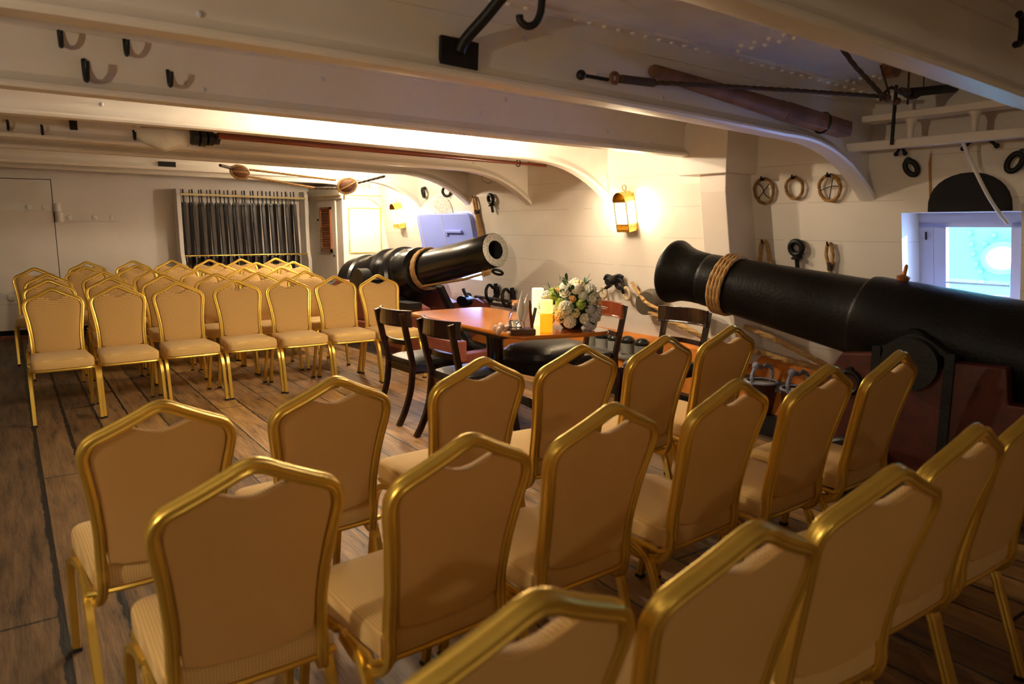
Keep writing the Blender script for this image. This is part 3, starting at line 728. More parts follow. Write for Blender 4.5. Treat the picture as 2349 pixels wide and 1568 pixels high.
# upholstered black stool between table and near row
st = empty('upholstered_stool', (3.17, 4.19, 0), .2, 'black leather upholstered stool with studded rim in front of the table pedestal', 'stool')
bm = bmesh.new(); prev_ = None
for s, z in ((.96, .43), (1.03, .46), (1.0, .50), (.85, .53), (.5, .548)):
    r_ = [bm.verts.new((.27*s*math.copysign(abs(math.cos(a))**.45, math.cos(a)), .22*s*math.copysign(abs(math.sin(a))**.45, math.sin(a)), z)) for a in [2*PI*i/36+.04 for i in range(36)]]
    if prev_:
        for i in range(36): bm.faces.new((prev_[i], prev_[(i+1) % 36], r_[(i+1) % 36], r_[i]))
    else: bm.faces.new(r_[::-1])
    prev_ = r_
bm.faces.new(prev_); build('cushion', bm, LEATHER, st, smooth=True)
bm = bmesh.new(); box(bm, -.25, .25, -.2, .2, .34, .43); build('rail', bm, BLACKI, st, bevel=.01)
bm = bmesh.new(); sphere(bm, (-.05, -.205, .38), .02); build('stud', bm, STEEL, st, smooth=True)
for sx in (-1, 1):
    for sy in (-1, 1):
        bm = bmesh.new(); tube(bm, smooth_path([(sx*.22, sy*.17, .34), (sx*.235, sy*.18, .22), (sx*.215, sy*.165, .1), (sx*.23, sy*.18, 0)], 4), .022, scale=lambda i: 1.1-.03*i); build('leg', bm, DKWOOD, st, smooth=True)

# ------------------------------------------------------------ table
TZ = .745
tb = empty('pedestal_table', (2.72, 4.02, 0), 0, 'polished mahogany pedestal table with rounded corners between the two cannons', 'table')
Tt = Matrix.Translation((-2.72, -4.02, 0))
def tpart(name, bm, m, **k):
    o = build(name, bm, m, tb, **k); o.matrix_parent_inverse = Tt; return o
TABLE = mat('polished_mahogany_top', (.56, .19, .025), .17, noise=(5, (.46, .14, .018)), coat=.6)
cor = [at(2, TZ, 935, 720), at(2, TZ, 1050, 708), at(2, TZ, 1392, 760), at(2, TZ, 1228, 777)]
cor = [V((2.40, 4.90, 0)), V((3.10, 4.90, 0)), V((3.05, 3.27, 0)), V((2.42, 3.42, 0))]
def rounded(cs, r, n=6):
    out = []
    m = len(cs)
    for i in range(m):
        p, a, b = cs[i], cs[i-1], cs[(i+1) % m]
        d1 = (a-p).normalized(); d2 = (b-p).normalized()
        for k in range(n+1):
            t = k/n; out.append(((p+d1*r)*(1-t)**2+p*2*t*(1-t)+(p+d2*r)*t*t))
    return out
R_ = rounded(cor, .17)
bm = bmesh.new()
prof = [(.985, .718), (1., .724), (1.004, .730), (1., .738), (.993, .7445)]
cc = sum(cor, V())/4; rs = [[bm.verts.new((cc.x+(p.x-cc.x)*s, cc.y+(p.y-cc.y)*s, z)) for p in R_] for s, z in prof]
for a, b in zip(rs, rs[1:]):
    for i in range(len(R_)): bm.faces.new((a[i], a[(i+1) % len(R_)], b[(i+1) % len(R_)], b[i]))
bm.faces.new(rs[0][::-1]); bm.faces.new(rs[-1]); tpart('tabletop', bm, TABLE, smooth=True)
bm = bmesh.new(); box(bm, 2.56, 2.92, 3.85, 4.6, .66, .718); tpart('apron', bm, DKWOOD, bevel=.004)
PC = V((2.78, 4.25, 0))
bm = bmesh.new(); lathe(bm, [(.12, .09), (.16, .11), (.22, .07), (.26, .062), (.30, .085), (.34, .06), (.40, .055), (.56, .06), (.66, .075)], M=Matrix.Translation(PC)); tpart('pedestal', bm, DKWOOD, smooth=True)
for a in range(4):
    an = PI/4+a*PI/2; d = V((math.cos(an), math.sin(an), 0)); bm = bmesh.new()
    pts = [PC+d*.05+V((0, 0, .2)), PC+d*.18+V((0, 0, .17)), PC+d*.34+V((0, 0, .10)), PC+d*.46+V((0, 0, .045)), PC+d*.52+V((0, 0, .03))]
    sweep(bm, smooth_path(pts, 4), [(-.02, -.028), (.02, -.028), (.02, .028), (-.02, .028)], ref=(0, 0, 1)); tpart('leg', bm, DKWOOD, bevel=.005)
    bm = bmesh.new(); lathe(bm, [(0, .02), (.03, .024)], M=Matrix.Translation(PC+d*.52)); tpart('castor', bm, BRASSD)

# table-top things
def lp(u, v, z=TZ): return at(2, z, u, v)
c1 = V((2.655, 3.49, TZ))
cd = empty('pillar_candle', c1, 0, 'lit yellow pillar candle glowing amber, in front of the flowers', 'candle')
bm = bmesh.new(); lathe(bm, [(0, .036), (.003, .038), (.115, .038)], n=28); build('wax_body', bm, CANDLE, cd, smooth=True)
bm = bmesh.new(); lathe(bm, [(.115, .038), (.190, .038), (.194, .036), (.190, .030), (.178, .0)], n=28); build('glowing_top', bm, CANDLET, cd, smooth=True)
c2 = V((2.79, 3.76, TZ))
cd = empty('pillar_candle', c2, 0, 'ivory pillar candle half hidden behind the flowers and picture frame', 'candle')
bm = bmesh.new(); lathe(bm, [(0, .036), (.003, .038), (.236, .038), (.24, .034)], n=28); build('wax_body', bm, CANDLEW, cd, smooth=True)
# tray with carafe and napkins
tr = lp(1204, 768); bm = bmesh.new(); box(bm, -.075, .075, -.05, .05, 0, .034)
o = tag(build('wooden_tray', bm, mat('dark_red_box', (.05, .010, .006), .35), bevel=.003), 'small dark red wooden box under the glass carafe', 'box'); o.location = (tr.x, tr.y+.03, TZ+.001); o.rotation_euler = (0, 0, -.45)
cp = V((tr.x-.03, tr.y+.055, TZ+.036))
ca = empty('glass_carafe', cp, 0, 'clear glass carafe with flared neck standing on the dark box', 'carafe')
bm = bmesh.new(); lathe(bm, [(0, 0), (0, .036), (.012, .044), (.045, .047), (.08, .038), (.11, .024), (.135, .017), (.155, .020), (.165, .025), (.163, .022), (.153, .017), (.135, .014), (.11, .021), (.08, .035), (.045, .044), (.014, .041), (.006, 0)], n=28, caps=False); build('glass_body', bm, GLASS, ca, smooth=True)
bm = bmesh.new(); lathe(bm, [(.008, 0), (.008, .036), (.03, .041), (.045, .042), (.045, 0)], n=28, caps=False); build('water', bm, GLASS, ca, smooth=True)
bm = bmesh.new()
for dx, an, hh in ((-.006, .10, .185), (.018, .22, .165)):
    lathe(bm, [(0, .004), (.05, .022), (.11, .016), (hh, .002)], M=Matrix.Translation((dx, -.052, .045)) @ Matrix.Rotation(an, 4, 'Y') @ Matrix.Diagonal((1.1, .8, 1, 1)), n=12)
o = tag(build('folded_napkin', bm, PAPER, smooth=True), 'two rolled white paper napkins standing up against the carafe', 'napkins'); o.location = cp
bm = bmesh.new()
for i in range(9): sphere(bm, (rnd.uniform(-.035, .035), rnd.uniform(-.02, .02), rnd.uniform(.012, .05)), .018, sq=(1, .7, 1.1), u=8, v=6)
o = tag(build('crumpled_tissue', bm, mat('pink_tissue', (.80, .60, .50), .7), smooth=True), 'crumpled pale pink tissue beside the dark box on the table', 'tissue'); q = lp(1160, 768); o.location = (q.x, q.y+.04, TZ+.004)
pf = empty('picture_frame', V((2.575, 3.56, TZ)), math.radians(-17), 'dark wooden easel frame seen edge-on between carafe and lit candle', 'picture frame')
bm = bmesh.new()
for (p, q, r, s) in ((-.075, .075, 0, .018), (-.075, .075, .182, .20), (-.075, -.057, .018, .182), (.057, .075, .018, .182)): box(bm, -.008, .010, p, q, r, s, M=Matrix.Rotation(-.12, 4, 'Y'))
build('moulding', bm, mat('reddish_frame_wood', (.11, .022, .012), .35), pf, bevel=.002)
bm = bmesh.new(); box(bm, -.005, .004, -.057, .057, .018, .182, M=Matrix.Rotation(-.12, 4, 'Y')); build('picture', bm, mat('slate_print', (.12, .13, .17), .3), pf)
bm = bmesh.new(); box(bm, .008, .014, -.02, .02, .0, .15, M=Matrix.Rotation(.22, 4, 'Y')); build('easel_strut', bm, BLACKI, pf)

# flowers
fl = empty('flower_arrangement', V((2.90, 3.545, TZ)), 0, 'large white and cream flower arrangement in a dark vase on the table', 'flowers')
bm = bmesh.new(); lathe(bm, [(0, .055), (.02, .075), (.06, .088), (.085, .08)], n=24); build('vase', bm, NAVY, fl, smooth=True)
def flower(p, r, m, name, kind):
    bm = bmesh.new(); n = V(p)-V((0, 0, .09)); n.normalize()
    if kind == 'ball':      # hydrangea: many florets
        rr = random.Random(int(abs(p[0]*1e4+p[1]*3e3)))
        sphere(bm, (0, 0, 0), r*.82, u=12, v=8)
        for i in range(70):
            z = 1-2*(i+.5)/70; a = i*2.39996; q = V((math.sqrt(1-z*z)*math.cos(a), math.sqrt(1-z*z)*math.sin(a), z))*r*.9
            sphere(bm, q, r*.2*rr.uniform(.8, 1.2), u=6, v=4)
    elif kind == 'bud': sphere(bm, (0, 0, 0), r, u=16, v=10, sq=(1, 1, .92)); sphere(bm, (r*.1, 0, r*.1), r*.94, u=14, v=8)
    else:                   # rose: cupped petals
        sphere(bm, (0, 0, 0), r*.55, u=10, v=8)
        for k, (cnt, rad, tilt) in enumerate(((3, .35, .2), (5, .6, .45), (6, .85, .8))):
            for i in range(cnt):
                a = 2*PI*i/cnt+k
                Mx = Matrix.Rotation(a, 4, 'Z') @ Matrix.Translation((r*rad*.75, 0, r*(.25-.25*k))) @ Matrix.Rotation(tilt, 4, 'Y')
                sphere(bm, (0, 0, 0), r*.52, u=10, v=6, sq=(.22, 1, 1), M=Mx)
    q = n.to_track_quat('Z', 'Y').to_matrix().to_4x4()
    bmesh.ops.transform(bm, matrix=Matrix.Translation(p) @ q, verts=bm.verts)
    return build(name, bm, m, fl, smooth=True, weld=False)
rr = random.Random(3)
N = 58
mats = [(PETW, 'hydrangea', 'ball', .044), (PETW, 'rose', 'rose', .038), (PETC, 'hydrangea', 'ball', .042), (PETG, 'guelder_rose', 'ball', .028), (PETW, 'peony', 'bud', .030), (PETW, 'rose', 'rose', .034), (PETG, 'guelder_rose', 'ball', .030), (PETW, 'peony', 'bud', .036), (PETC, 'rose', 'rose', .030), (PETP, 'rose', 'rose', .026), (PETW, 'hydrangea', 'ball', .040)]
for i in range(N):
    z = 1-1.5*(i+.5)/N; a = i*2.39996; s_ = math.sqrt(max(0, 1-z*z))
    d = V((s_*math.cos(a), s_*math.sin(a), z*.95))
    m_, nm, kd, r_ = mats[i % len(mats)]
    side = d.x*.82-d.y*.57
    if z < .15 and side > .25 and nm != 'rose': m_ = PETL
    if z < .3 and side < -.35 and nm == 'hydrangea' and i % 3 == 0: m_ = PETP
    flower(V((0, 0, .122))+d*(.160+rr.uniform(-.014, .014)), r_, m_, nm, kd)
bm = bmesh.new()
for i in range(80):
    z = rr.uniform(-.5, 1); a = rr.uniform(0, 2*PI); s_ = math.sqrt(max(0, 1-z*z)); d = V((s_*math.cos(a), s_*math.sin(a), z))
    c = V((0, 0, .125))+d*rr.uniform(.135, .185); tq = d.to_track_quat('Y', 'Z').to_matrix().to_4x4() @ Matrix.Rotation(rr.uniform(-.6, .6), 4, 'X')
    sphere(bm, (0, .03, 0), .035, u=6, v=4, sq=(.38, 1, .06), M=Matrix.Translation(c) @ tq)
sphere(bm, (0, 0, .13), .125, u=12, v=8)
tag(build('foliage', bm, LEAFM, fl, smooth=True, weld=False), kind='stuff')

# ------------------------------------------------------------ guns
def gun_frame(M0, az_back, elev):
    """matrix with +Z pointing from the muzzle back to the breech, origin at muzzle centre"""
    b = V((math.sin(az_back), math.cos(az_back), 0)); z = (b*math.cos(elev)-V((0, 0, 1))*math.sin(elev)).normalized()
    x = V((0, 0, 1)).cross(z).normalized(); y = z.cross(x)
    return frame_mtx(V(M0), x, y, z), b, x
# near gun
GR, bR, xR = gun_frame((3.575, 3.35, 1.088), math.radians(170), math.radians(9.2))
g1 = empty('cannon', (0, 0, 0), 0, 'long black smooth-bore cannon with flared muzzle, on the right beside the window', 'cannon', mtx=GR)
bm = bmesh.new()
lathe(bm, [(.0, .112), (-.012, .16), (-.004, .188), (.012, .204), (.03, .207), (.05, .200), (.085, .183), (.13, .170), (.19, .163), (.255, .161), (.262, .158), (.270, .158), (.276, .163), (.29, .163), (.40, .168), (.70, .182), (1.0, .198), (1.22, .209), (1.235, .214), (1.245, .228), (1.27, .233), (1.6, .245), (2.0, .258), (2.3, .266), (2.32, .275), (2.36, .275), (2.38, .262), (2.48, .22), (2.56, .12), (2.60, .06), (2.66, .06), (2.70, .085), (2.75, .085), (2.78, 0)], n=56, caps=False)
build('barrel', bm, BARREL2, g1, smooth=True)
bm = bmesh.new(); lathe(bm, [(0, .112), (.0, .1025), (.9, .1025), (.9, 0)], n=40, caps=False); build('bore', bm, BORE, g1, smooth=True)
bm = bmesh.new(); lathe(bm, [(-.31, .085), (.31, .085)], M=Matrix.Translation((0, -.03, 1.58)) @ Matrix.Rotation(PI/2, 4, 'Y')); build('trunnion', bm, BARREL2, g1, smooth=True)
bm = bmesh.new()
lathe(bm, [(0, .03), (.02, .034), (.03, .012), (.075, .010), (.085, .004)], M=Matrix.Translation((0, .236, 1.38)) @ Matrix.Rotation(-PI/2, 4, 'X'), n=12); build('foresight', bm, mat('coppery_sight', (.35, .12, .03), .4, .5), g1, smooth=True)
# three turns of rope round the neck
bm = bmesh.new()
for k in range(4):
    zc = .385+k*.0235
    rope(bm, [(.180*math.cos(2*PI*i/40), .180*math.sin(2*PI*i/40), zc+.008*math.sin(2*PI*i/40)) for i in range(40)], .0125, closed=True, M=GR)
tag(build('rope_lashing', bm, ROPE, smooth=True, weld=False), 'four-turn tan rope lashing wrapped round the near cannon neck', 'rope')
# near carriage
def flat_frame(p, b):
    x = V((b.y, -b.x, 0))      # lateral
    return frame_mtx(V(p), V(b), x if False else V((-b.y, b.x, 0)), V((0, 0, 1)))
FR = flat_frame(V((3.575, 3.35, 0))+bR*.16, bR)     # +X back along gun, +Y lateral (to the gun's left when facing back)
cr = empty('gun_carriage', (0, 0, 0), 0, 'red-brown stepped wooden gun carriage with black ironwork under the near cannon', 'gun carriage', mtx=FR)
NEAR = 1 if (FR @ V((1, .3, 0))).x < (FR @ V((1, -.3, 0))).x else -1
for sy in (-1, 1):
    bm = bmesh.new(); y0 = sy*(.30 if sy == NEAR else .25)-.045
    lo = .18 if sy == NEAR else .49
    prism(bm, [(1.02, lo), (1.02, .62), (1.08, .74), (1.26, .76), (1.30, .72), (1.36, .685), (1.48, .685), (1.54, .72), (1.58, .76), (1.80, .76), (1.82, .60), (2.05, .60), (2.07, max(.46, lo)+.0), (2.32, max(.46, lo)), (2.34, max(.34, lo)), (2.62, max(.34, lo)), (2.62, lo-.01)], 1, y0, y0+.09)
    ck = build('cheek', bm, REDW, cr, bevel=.008)
    bm = bmesh.new(); lathe(bm, [(-.06 if sy < 0 else .0, .125), (.0 if sy < 0 else .06, .125)], M=Matrix.Translation((1.42, sy*.345, .735)) @ Matrix.Rotation(-PI/2, 4, 'X')); 
    box(bm, 1.24, 1.28, sy*.352-.012, sy*.352+.012, .25, .80); box(bm, 1.56, 1.60, sy*.352-.012, sy*.352+.012, .25, .80)
    sweep(bm, smooth_path([(1.24, sy*.30, .77), (1.30, sy*.30, .80), (1.42, sy*.30, .865), (1.54, sy*.30, .80), (1.60, sy*.30, .77)], 4), [(-.045, -.012), (.045, -.012), (.045, .012), (-.045, .012)], ref=(0, 0, 1))
    build('capsquare', bm, BLACKI, cr, smooth=True)
    bm = bmesh.new(); torus(bm, .055, .012, M=Matrix.Translation((1.14, sy*.365, .60))); lathe(bm, [(0, .02), (.05, .02)], M=Matrix.Translation((1.14, sy*.345+(-.025 if sy < 0 else -.025), .66)) @ Matrix.Rotation(-PI/2, 4, 'X'), n=12)
    build('ring_bolt', bm, BLACKI, cr, smooth=True)
    bm = bmesh.new(); torus(bm, .065, .016, M=Matrix.Translation((2.0, sy*.37, .40)), sx=1.3, sz=.7); sphere(bm, (1.93, sy*.36, .43), .02); build('ring_bolt', bm, BLACKI, cr, smooth=True)
    for xx in ((1.2, 2.45) if sy == NEAR else ()):
        bm = bmesh.new(); lathe(bm, [(-.05, .16), (-.04, .17), (.04, .17), (.05, .16)], M=Matrix.Translation((xx, sy*.42, .17)) @ Matrix.Rotation(PI/2, 4, 'X')); build('truck_wheel', bm, BLACKI, cr, smooth=True)
bm = bmesh.new(); box(bm, 1.10, 1.30, *sorted((-NEAR*.02, NEAR*.46)), .12, .24); build('axletree', bm, REDW, cr, bevel=.01)
bm = bmesh.new(); box(bm, 2.36, 2.54, *sorted((NEAR*.06, NEAR*.46)), .12, .24); build('axletree', bm, REDW, cr, bevel=.01)
bm = bmesh.new(); box(bm, 1.3, 2.6, *sorted((NEAR*.0, NEAR*.26)), .24, .30); build('stool_bed', bm, REDW, cr)

# far gun
GF, bF, xF = gun_frame((3.895, 5.93, 1.148), math.radians(-8), math.radians(11.8))
g2 = empty('cannon', (0, 0, 0), 0, 'black cannon with bright steel muzzle face pointing at the viewer, before the blue lid', 'cannon', mtx=GF)
bm = bmesh.new()
lathe(bm, [(.004, .162), (.012, .166), (.5, .178), (1.0, .191), (1.22, .198), (1.24, .255), (1.38, .262), (1.40, .275), (1.50, .28), (1.52, .315), (1.64, .32), (1.66, .305), (1.78, .31), (1.80, .345), (1.92, .35), (1.94, .325), (2.25, .33), (2.27, .36), (2.50, .365), (2.53, .33), (2.62, .29), (2.72, .18), (2.78, .14), (2.98, .14), (3.0, .10), (3.0, 0)], n=56, caps=False)
build('barrel', bm, BARREL, g2, smooth=True)
bm = bmesh.new(); lathe(bm, [(.004, .162), (0, .155), (0, .092), (.006, .09)], n=48, caps=False); build('muzzle_face', bm, STEEL, g2, smooth=True)
bm = bmesh.new(); lathe(bm, [(.005, .0905), (.8, .0895), (.8, 0)], n=40, caps=False); build('bore', bm, BORE, g2, smooth=True)
bm = bmesh.new(); lathe(bm, [(-.46, .085), (.46, .085)], M=Matrix.Translation((0, -.05, 1.72)) @ Matrix.Rotation(PI/2, 4, 'Y')); build('trunnion', bm, BARREL, g2, smooth=True)
bm = bmesh.new(); box(bm, -.012, .012, .27, .36, 1.95, 1.98); build('tangent_sight', bm, BRASS, g2)
bm = bmesh.new(); lathe(bm, [(-.02, .075), (.15, .075)], M=Matrix.Translation((.30, .05, 2.75)) @ Matrix.Rotation(PI/2, 4, 'Y'), n=20); box(bm, -.30, .30, .0, .10, 2.70, 2.80); build('breech_lever', bm, BARREL, g2, smooth=True)
# rope round the chase and down to the ring
def gp(x, y, z): return GF @ V((x, y, z))
bm = bmesh.new()
for k in range(3):
    R = .213
    rope(bm, [(R*math.cos(2*PI*i/40), R*math.sin(2*PI*i/40), 1.10+.03*(-math.sin(2*PI*i/40))+k*.026) for i in range(40)], .0145, closed=True, M=GF)
for k in range(2):
    rope(bm, [gp(.12, -.185, 1.12+k*.02), gp(.10, -.20, .8), gp(.07+.02*k, -.215, .45), gp(.03, -.20, .20), gp(0, -.19, .10)], .013)
rope(bm, [gp(.03, -.19, .16+.035*math.sin(i*1.3))+V((.03*math.cos(i*1.9), 0, .025*math.sin(i*1.9)-.01)) for i in range(14)], .010)
tag(build('rope_lashing', bm, ROPE, smooth=True, weld=False), 'tan rope lashing round the far cannon running forward beneath its muzzle', 'rope')
bm = bmesh.new(); torus(bm, .05, .013, M=GF @ Matrix.Translation((0, -.215, .02)) @ Matrix.Rotation(.5, 4, 'Z')); tag(build('lashing_ring', bm, BLACKI, smooth=True), 'black iron ring holding the rope under the far cannon muzzle', 'ring')
# far slide carriage
FF = flat_frame((3.895, 5.93, 0), bF)
cf = empty('gun_carriage', (0, 0, 0), 0, 'red-oxide slide gun carriage with black iron bands under the far cannon', 'gun carriage', mtx=FF)
for sy in (-1, 1):
    bm = bmesh.new(); y0 = sy*.40-.05
    prism(bm, [(.60, .34), (.60, .56), (.75, .60), (1.15, .52), (1.30, .56), (1.50, .70), (1.55, .76), (2.30, .76), (2.40, .70), (2.44, .34)], 1, y0, y0+.10); build('cheek', bm, REDW2, cf, bevel=.01)
    bm = bmesh.new(); prism(bm, [(.0, .10), (.0, .30), (2.9, .36), (2.9, .16)], 1, sy*.44-.07, sy*.44+.07); build('slide_beam', bm, REDW2, cf, bevel=.01)
    bm = bmesh.new(); lathe(bm, [(-.06, .13), (.06, .13)], M=Matrix.Translation((1.74, sy*.44, .78)) @ Matrix.Rotation(PI/2, 4, 'X')); box(bm, 1.52, 1.98, sy*.40-.06, sy*.40+.06, .74, .80); build('capsquare', bm, BLACKI, cf, smooth=True)
    bm = bmesh.new(); torus(bm, .035, .014, M=Matrix.Translation((1.0, sy*.47, .60)), sz=.8); build('eye_bolt', bm, BLACKI, cf, smooth=True)
for xx in (.25, 1.2, 2.4):
    bm = bmesh.new(); box(bm, xx-.07, xx+.07, -.5, .5, .0, .13); build('transom', bm, REDW2, cf, bevel=.01)
bm = bmesh.new(); lathe(bm, [(-.08, .17), (.08, .17)], M=Matrix.Translation((2.35, .58, .18)) @ Matrix.Rotation(PI/2, 4, 'X')); build('truck_wheel', bm, BLACKI, cf, smooth=True)
# black compressor arm on the near side, bent down towards the deck
bm = bmesh.new()
q = [at(1, 6.55, 1008, 655), at(1, 6.55, 1030, 700), at(1, 6.50, 1062, 760), at(1, 6.40, 1085, 790), at(1, 6.3, 1125, 800)]
q = [FF.inverted() @ p for p in q]
sweep(bm, smooth_path(q, 5), [(-.025, -.055), (.025, -.055), (.025, .055), (-.025, .055)], ref=(1, 0, .3)); 
build('compressor_arm', bm, BLACKI, cf, bevel=.008)
bm = bmesh.new(); torus(bm, .05, .012, M=Matrix.Translation(q[-1])); build('arm_ring', bm, BLACKI, cf, smooth=True)
bm = bmesh.new(); box(bm, .62, .90, .44, .60, .86-.30, .62); build('bracket', bm, BLACKI, cf)
# training rope from far carriage along the hull
bm = bmesh.new()
for k, (a, b_, c) in enumerate((((1085, 690), (1150, 700), (1300, 728)), ((1090, 680), (1160, 690), (1290, 716)))):
    rope(bm, smooth_path([hull(a[0], a[1], .15), hull(b_[0], b_[1], .12), hull(c[0], c[1], .08)], 6), .018)
rope(bm, smooth_path([hull(1062, 662, .25), hull(1075, 690, .24), hull(1078, 715, .22), hull(1110, 722, .2), hull(1150, 730, .18)], 5), .02)
tag(build('training_rope', bm, ROPED, smooth=True, weld=False), 'dark tarred ropes running along the hull foot behind the table', 'rope')
bm = bmesh.new(); p = hull(1068, 690, .25); lathe(bm, [(-.05, .02), (-.045, .07), (.045, .07), (.05, .02)], M=Matrix.Translation(p) @ Matrix.Rotation(PI/2, 4, 'Y') @ Matrix.Diagonal((.8, 1.7, 1, 1))); 
tag(build('pulley_block', bm, BLACKI, smooth=True), 'black wooden pulley block with rope beneath the far cannon muzzle', 'pulley block')

# ------------------------------------------------------------ hull-side fittings
def ring_bolt(u, v, R, r, label, off=.03, stem=True, rot=0., sx=1., tilt=0.):
    p = hull(u, v); M = hull_mtx(p) @ Matrix.Translation((0, off, 0)) @ Matrix.Rotation(rot, 4, 'Z') @ Matrix.Rotation(tilt, 4, 'Y')
    t = empty('ring_bolt', (0, 0, 0), 0, label, 'ring bolt', mtx=M)
    bm = bmesh.new(); torus(bm, R, r, sx=sx); build('ring', bm, BLACKI, t, smooth=True)
    if stem:
        bm = bmesh.new(); lathe(bm, [(0, .022), (.012, .036), (.018, .036), (.022, .014), (.085, .014)], M=Matrix.Translation((0, 0, -R-r*.5)) @ Matrix.Rotation(PI, 4, 'X'), n=14); build('shank', bm, BLACKI, t, smooth=True)
    else:
        bm = bmesh.new(); lathe(bm, [(-off-.01, .02), (.01, .016)], M=Matrix.Translation((0, 0, R)) @ Matrix.Rotation(-PI/2, 4, 'X'), n=12); build('shank', bm, BLACKI, t, smooth=True)
    return t
ring_bolt(1131, 455, .042, .019, 'black iron eye bolt on the hull right of the hanging rope tassel')
ring_bolt(1833, 566, .042, .019, 'black iron eye bolt hanging between the rope loop and the knotted rope')
ring_bolt(976, 441, .05, .016, 'left of two tilted black iron rings above the far pale blue lid', stem=False, rot=-.3, tilt=.3)
ring_bolt(1030, 438, .05, .016, 'right of two tilted black iron rings above the far pale blue lid', stem=False, rot=.6, tilt=-.3)
ring_bolt(2097, 383, .042, .014, 'tilted black iron ring on the hull upper left of the black scuttle plate', stem=False, rot=.35, sx=.6, tilt=.5)
ring_bolt(2334, 370, .045, .014, 'black iron ring cut by the right edge above the window', stem=False, rot=.2, sx=.62, tilt=-.5)
def shackle(u, v, label):
    p = hull(u, v, .0); t = empty('shackle', (0, 0, 0), 0, label, 'shackle', mtx=hull_mtx(p) @ Matrix.Translation((0, .135, 0)) @ Matrix.Rotation(-1.15, 4, 'Z') @ Matrix.Rotation(.12, 4, 'Y'))
    pts = [(.075*math.cos(a)-.02, 0, .085*math.sin(a)) for a in [math.radians(38+i*12) for i in range(24)]]
    pts = [(.10, 0, .035), (.07, 0, .04)]+pts+[(.07, 0, -.04), (.10, 0, -.035)]
    bm = bmesh.new(); tube(bm, pts, .017, ref=(0, 1, 0)); build('bow', bm, BLACKI, t, smooth=True)
    bm = bmesh.new(); lathe(bm, [(-.075, .026), (-.05, .026), (-.048, .033), (-.02, .033), (-.018, .018), (.018, .018), (.02, .033), (.05, .033), (.052, .022), (.085, .022)], M=Matrix.Translation((.105, 0, 0)), n=18); build('pin', bm, BLACKI, t, smooth=True)
    bm = bmesh.new(); box(bm, .08, .16, -.02, .02, -.02, .02); build('staple', bm, BLACKI, t)
shackle(1150, 664, 'left black iron bow shackle on the hull behind the table')
shackle(1188, 674, 'right black iron bow shackle on the hull behind the table')
def grommet(u, v, R, label, cross=0, rag=False, m=ROPE):
    p = hull(u, v); t = empty('rope_grommet', (0, 0, 0), 0, label, 'rope ring', 'rope rings hung on the hull', mtx=hull_mtx(p) @ Matrix.Translation((0, .022, 0)))
    bm = bmesh.new()
    rope(bm, [(R*.97*math.cos(2*PI*i/30)*(1+.03*math.sin(3*2*PI*i/30)), 0, R*1.06*math.sin(2*PI*i/30)) for i in range(30)], .0105, closed=True); 
    if rag:
        for i in range(8): sphere(bm, (-R*math.cos(.3+i*.12), rnd.uniform(-.004, .008), R*math.sin(.3+i*.12)), .011, u=6, v=4)
    build('ring', bm, m, t, smooth=True, weld=False)
    if cross:
        bm = bmesh.new()
        if cross == 1: tube(bm, [(R*.75, 0, -R*.75), (-R*.75, 0, R*.75)], .003); tube(bm, smooth_path([(R*.65, 0, R*.8), (R*.15, 0, R*.35), (-R*.1, 0, -R*.3), (-R*.7, 0, -R*.75)], 5), .003)
        else: tube(bm, smooth_path([(-R, 0, .01), (0, 0, .008), (R, 0, -.015)], 5), .003); tube(bm, [(-R*.35, 0, R*.95), (R*.1, 0, -R)], .003)
        build('cross_cord', bm, ROPED, t, smooth=True)
    bm = bmesh.new(); tube(bm, smooth_path([(0, -.02, R+.01), (0, .01, R-.002), (0, .02, R+.012), (0, .016, R+.024)], 4), .005); box(bm, -.016, .016, -.012, .012, R-.004, R+.012); build('hook', bm, BLACKI, t, smooth=True)
grommet(1757, 437, .075, 'brown rope ring with crossed cords, left of three hung on the hull', 1, m=mat('dark_manila', (.28, .15, .05), .85, noise=(50, (.18, .09, .03))))
grommet(1827, 430, .062, 'brown rope ring without cords, middle of three hung on the hull', m=mat('dark_manila2', (.30, .16, .05), .85, noise=(50, (.19, .09, .03))))
grommet(1908, 430, .072, 'ragged orange-brown rope ring with a cord cross, right of three hung on the hull', 2, True, mat('orange_manila', (.42, .22, .06), .85, noise=(50, (.25, .12, .03))))
def hangrope(name, u, v, pts, r, label, cat, m=ROPE, extra=None):
    t = empty(name, (0, 0, 0), 0, label, cat, mtx=hull_mtx(hull(u, v)) @ Matrix.Translation((0, .025, 0)))
    bm = bmesh.new(); rope(bm, smooth_path(pts, 5), r); build('rope', bm, m, t, smooth=True, weld=False)
    if extra: extra(t)
    bm = bmesh.new(); tube(bm, smooth_path([(0, -.03, .0), (0, .008, -.012), (0, .02, .004), (0, .02, .016)], 4), .005); build('hook', bm, BLACKI, t, smooth=True)
hangrope('rope_strop', 1757, 551, [(.058, 0, -.20), (.045, 0, -.14), (.03, 0, -.06), (.018, 0, -.008), (-.012, 0, -.004), (-.028, 0, -.05), (-.036, 0, -.12), (-.055, 0, -.17), (-.09, 0, -.19), (-.03, 0, -.20)], .012, 'short looped brown rope hung on the hull, left of the eye bolt', 'rope')
def tassel(t):
    bm = bmesh.new(); lathe(bm, [(-.12, .019), (-.17, .017), (-.172, .012)], n=12); build('seizing', bm, ROPED, t, smooth=True)
    bm = bmesh.new()
    for i in range(26):
        a = i*2.4; rr_ = .006+.016*((i % 7)/7); tube(bm, [(rr_*.6*math.cos(a), rr_*.4*math.sin(a), -.165), (rr_*1.5*math.cos(a), rr_*math.sin(a)*.7, -.235-.01*(i % 3))], .0035, n=5)
    tag(build('strands', bm, ROPE, t, weld=False), kind='stuff')
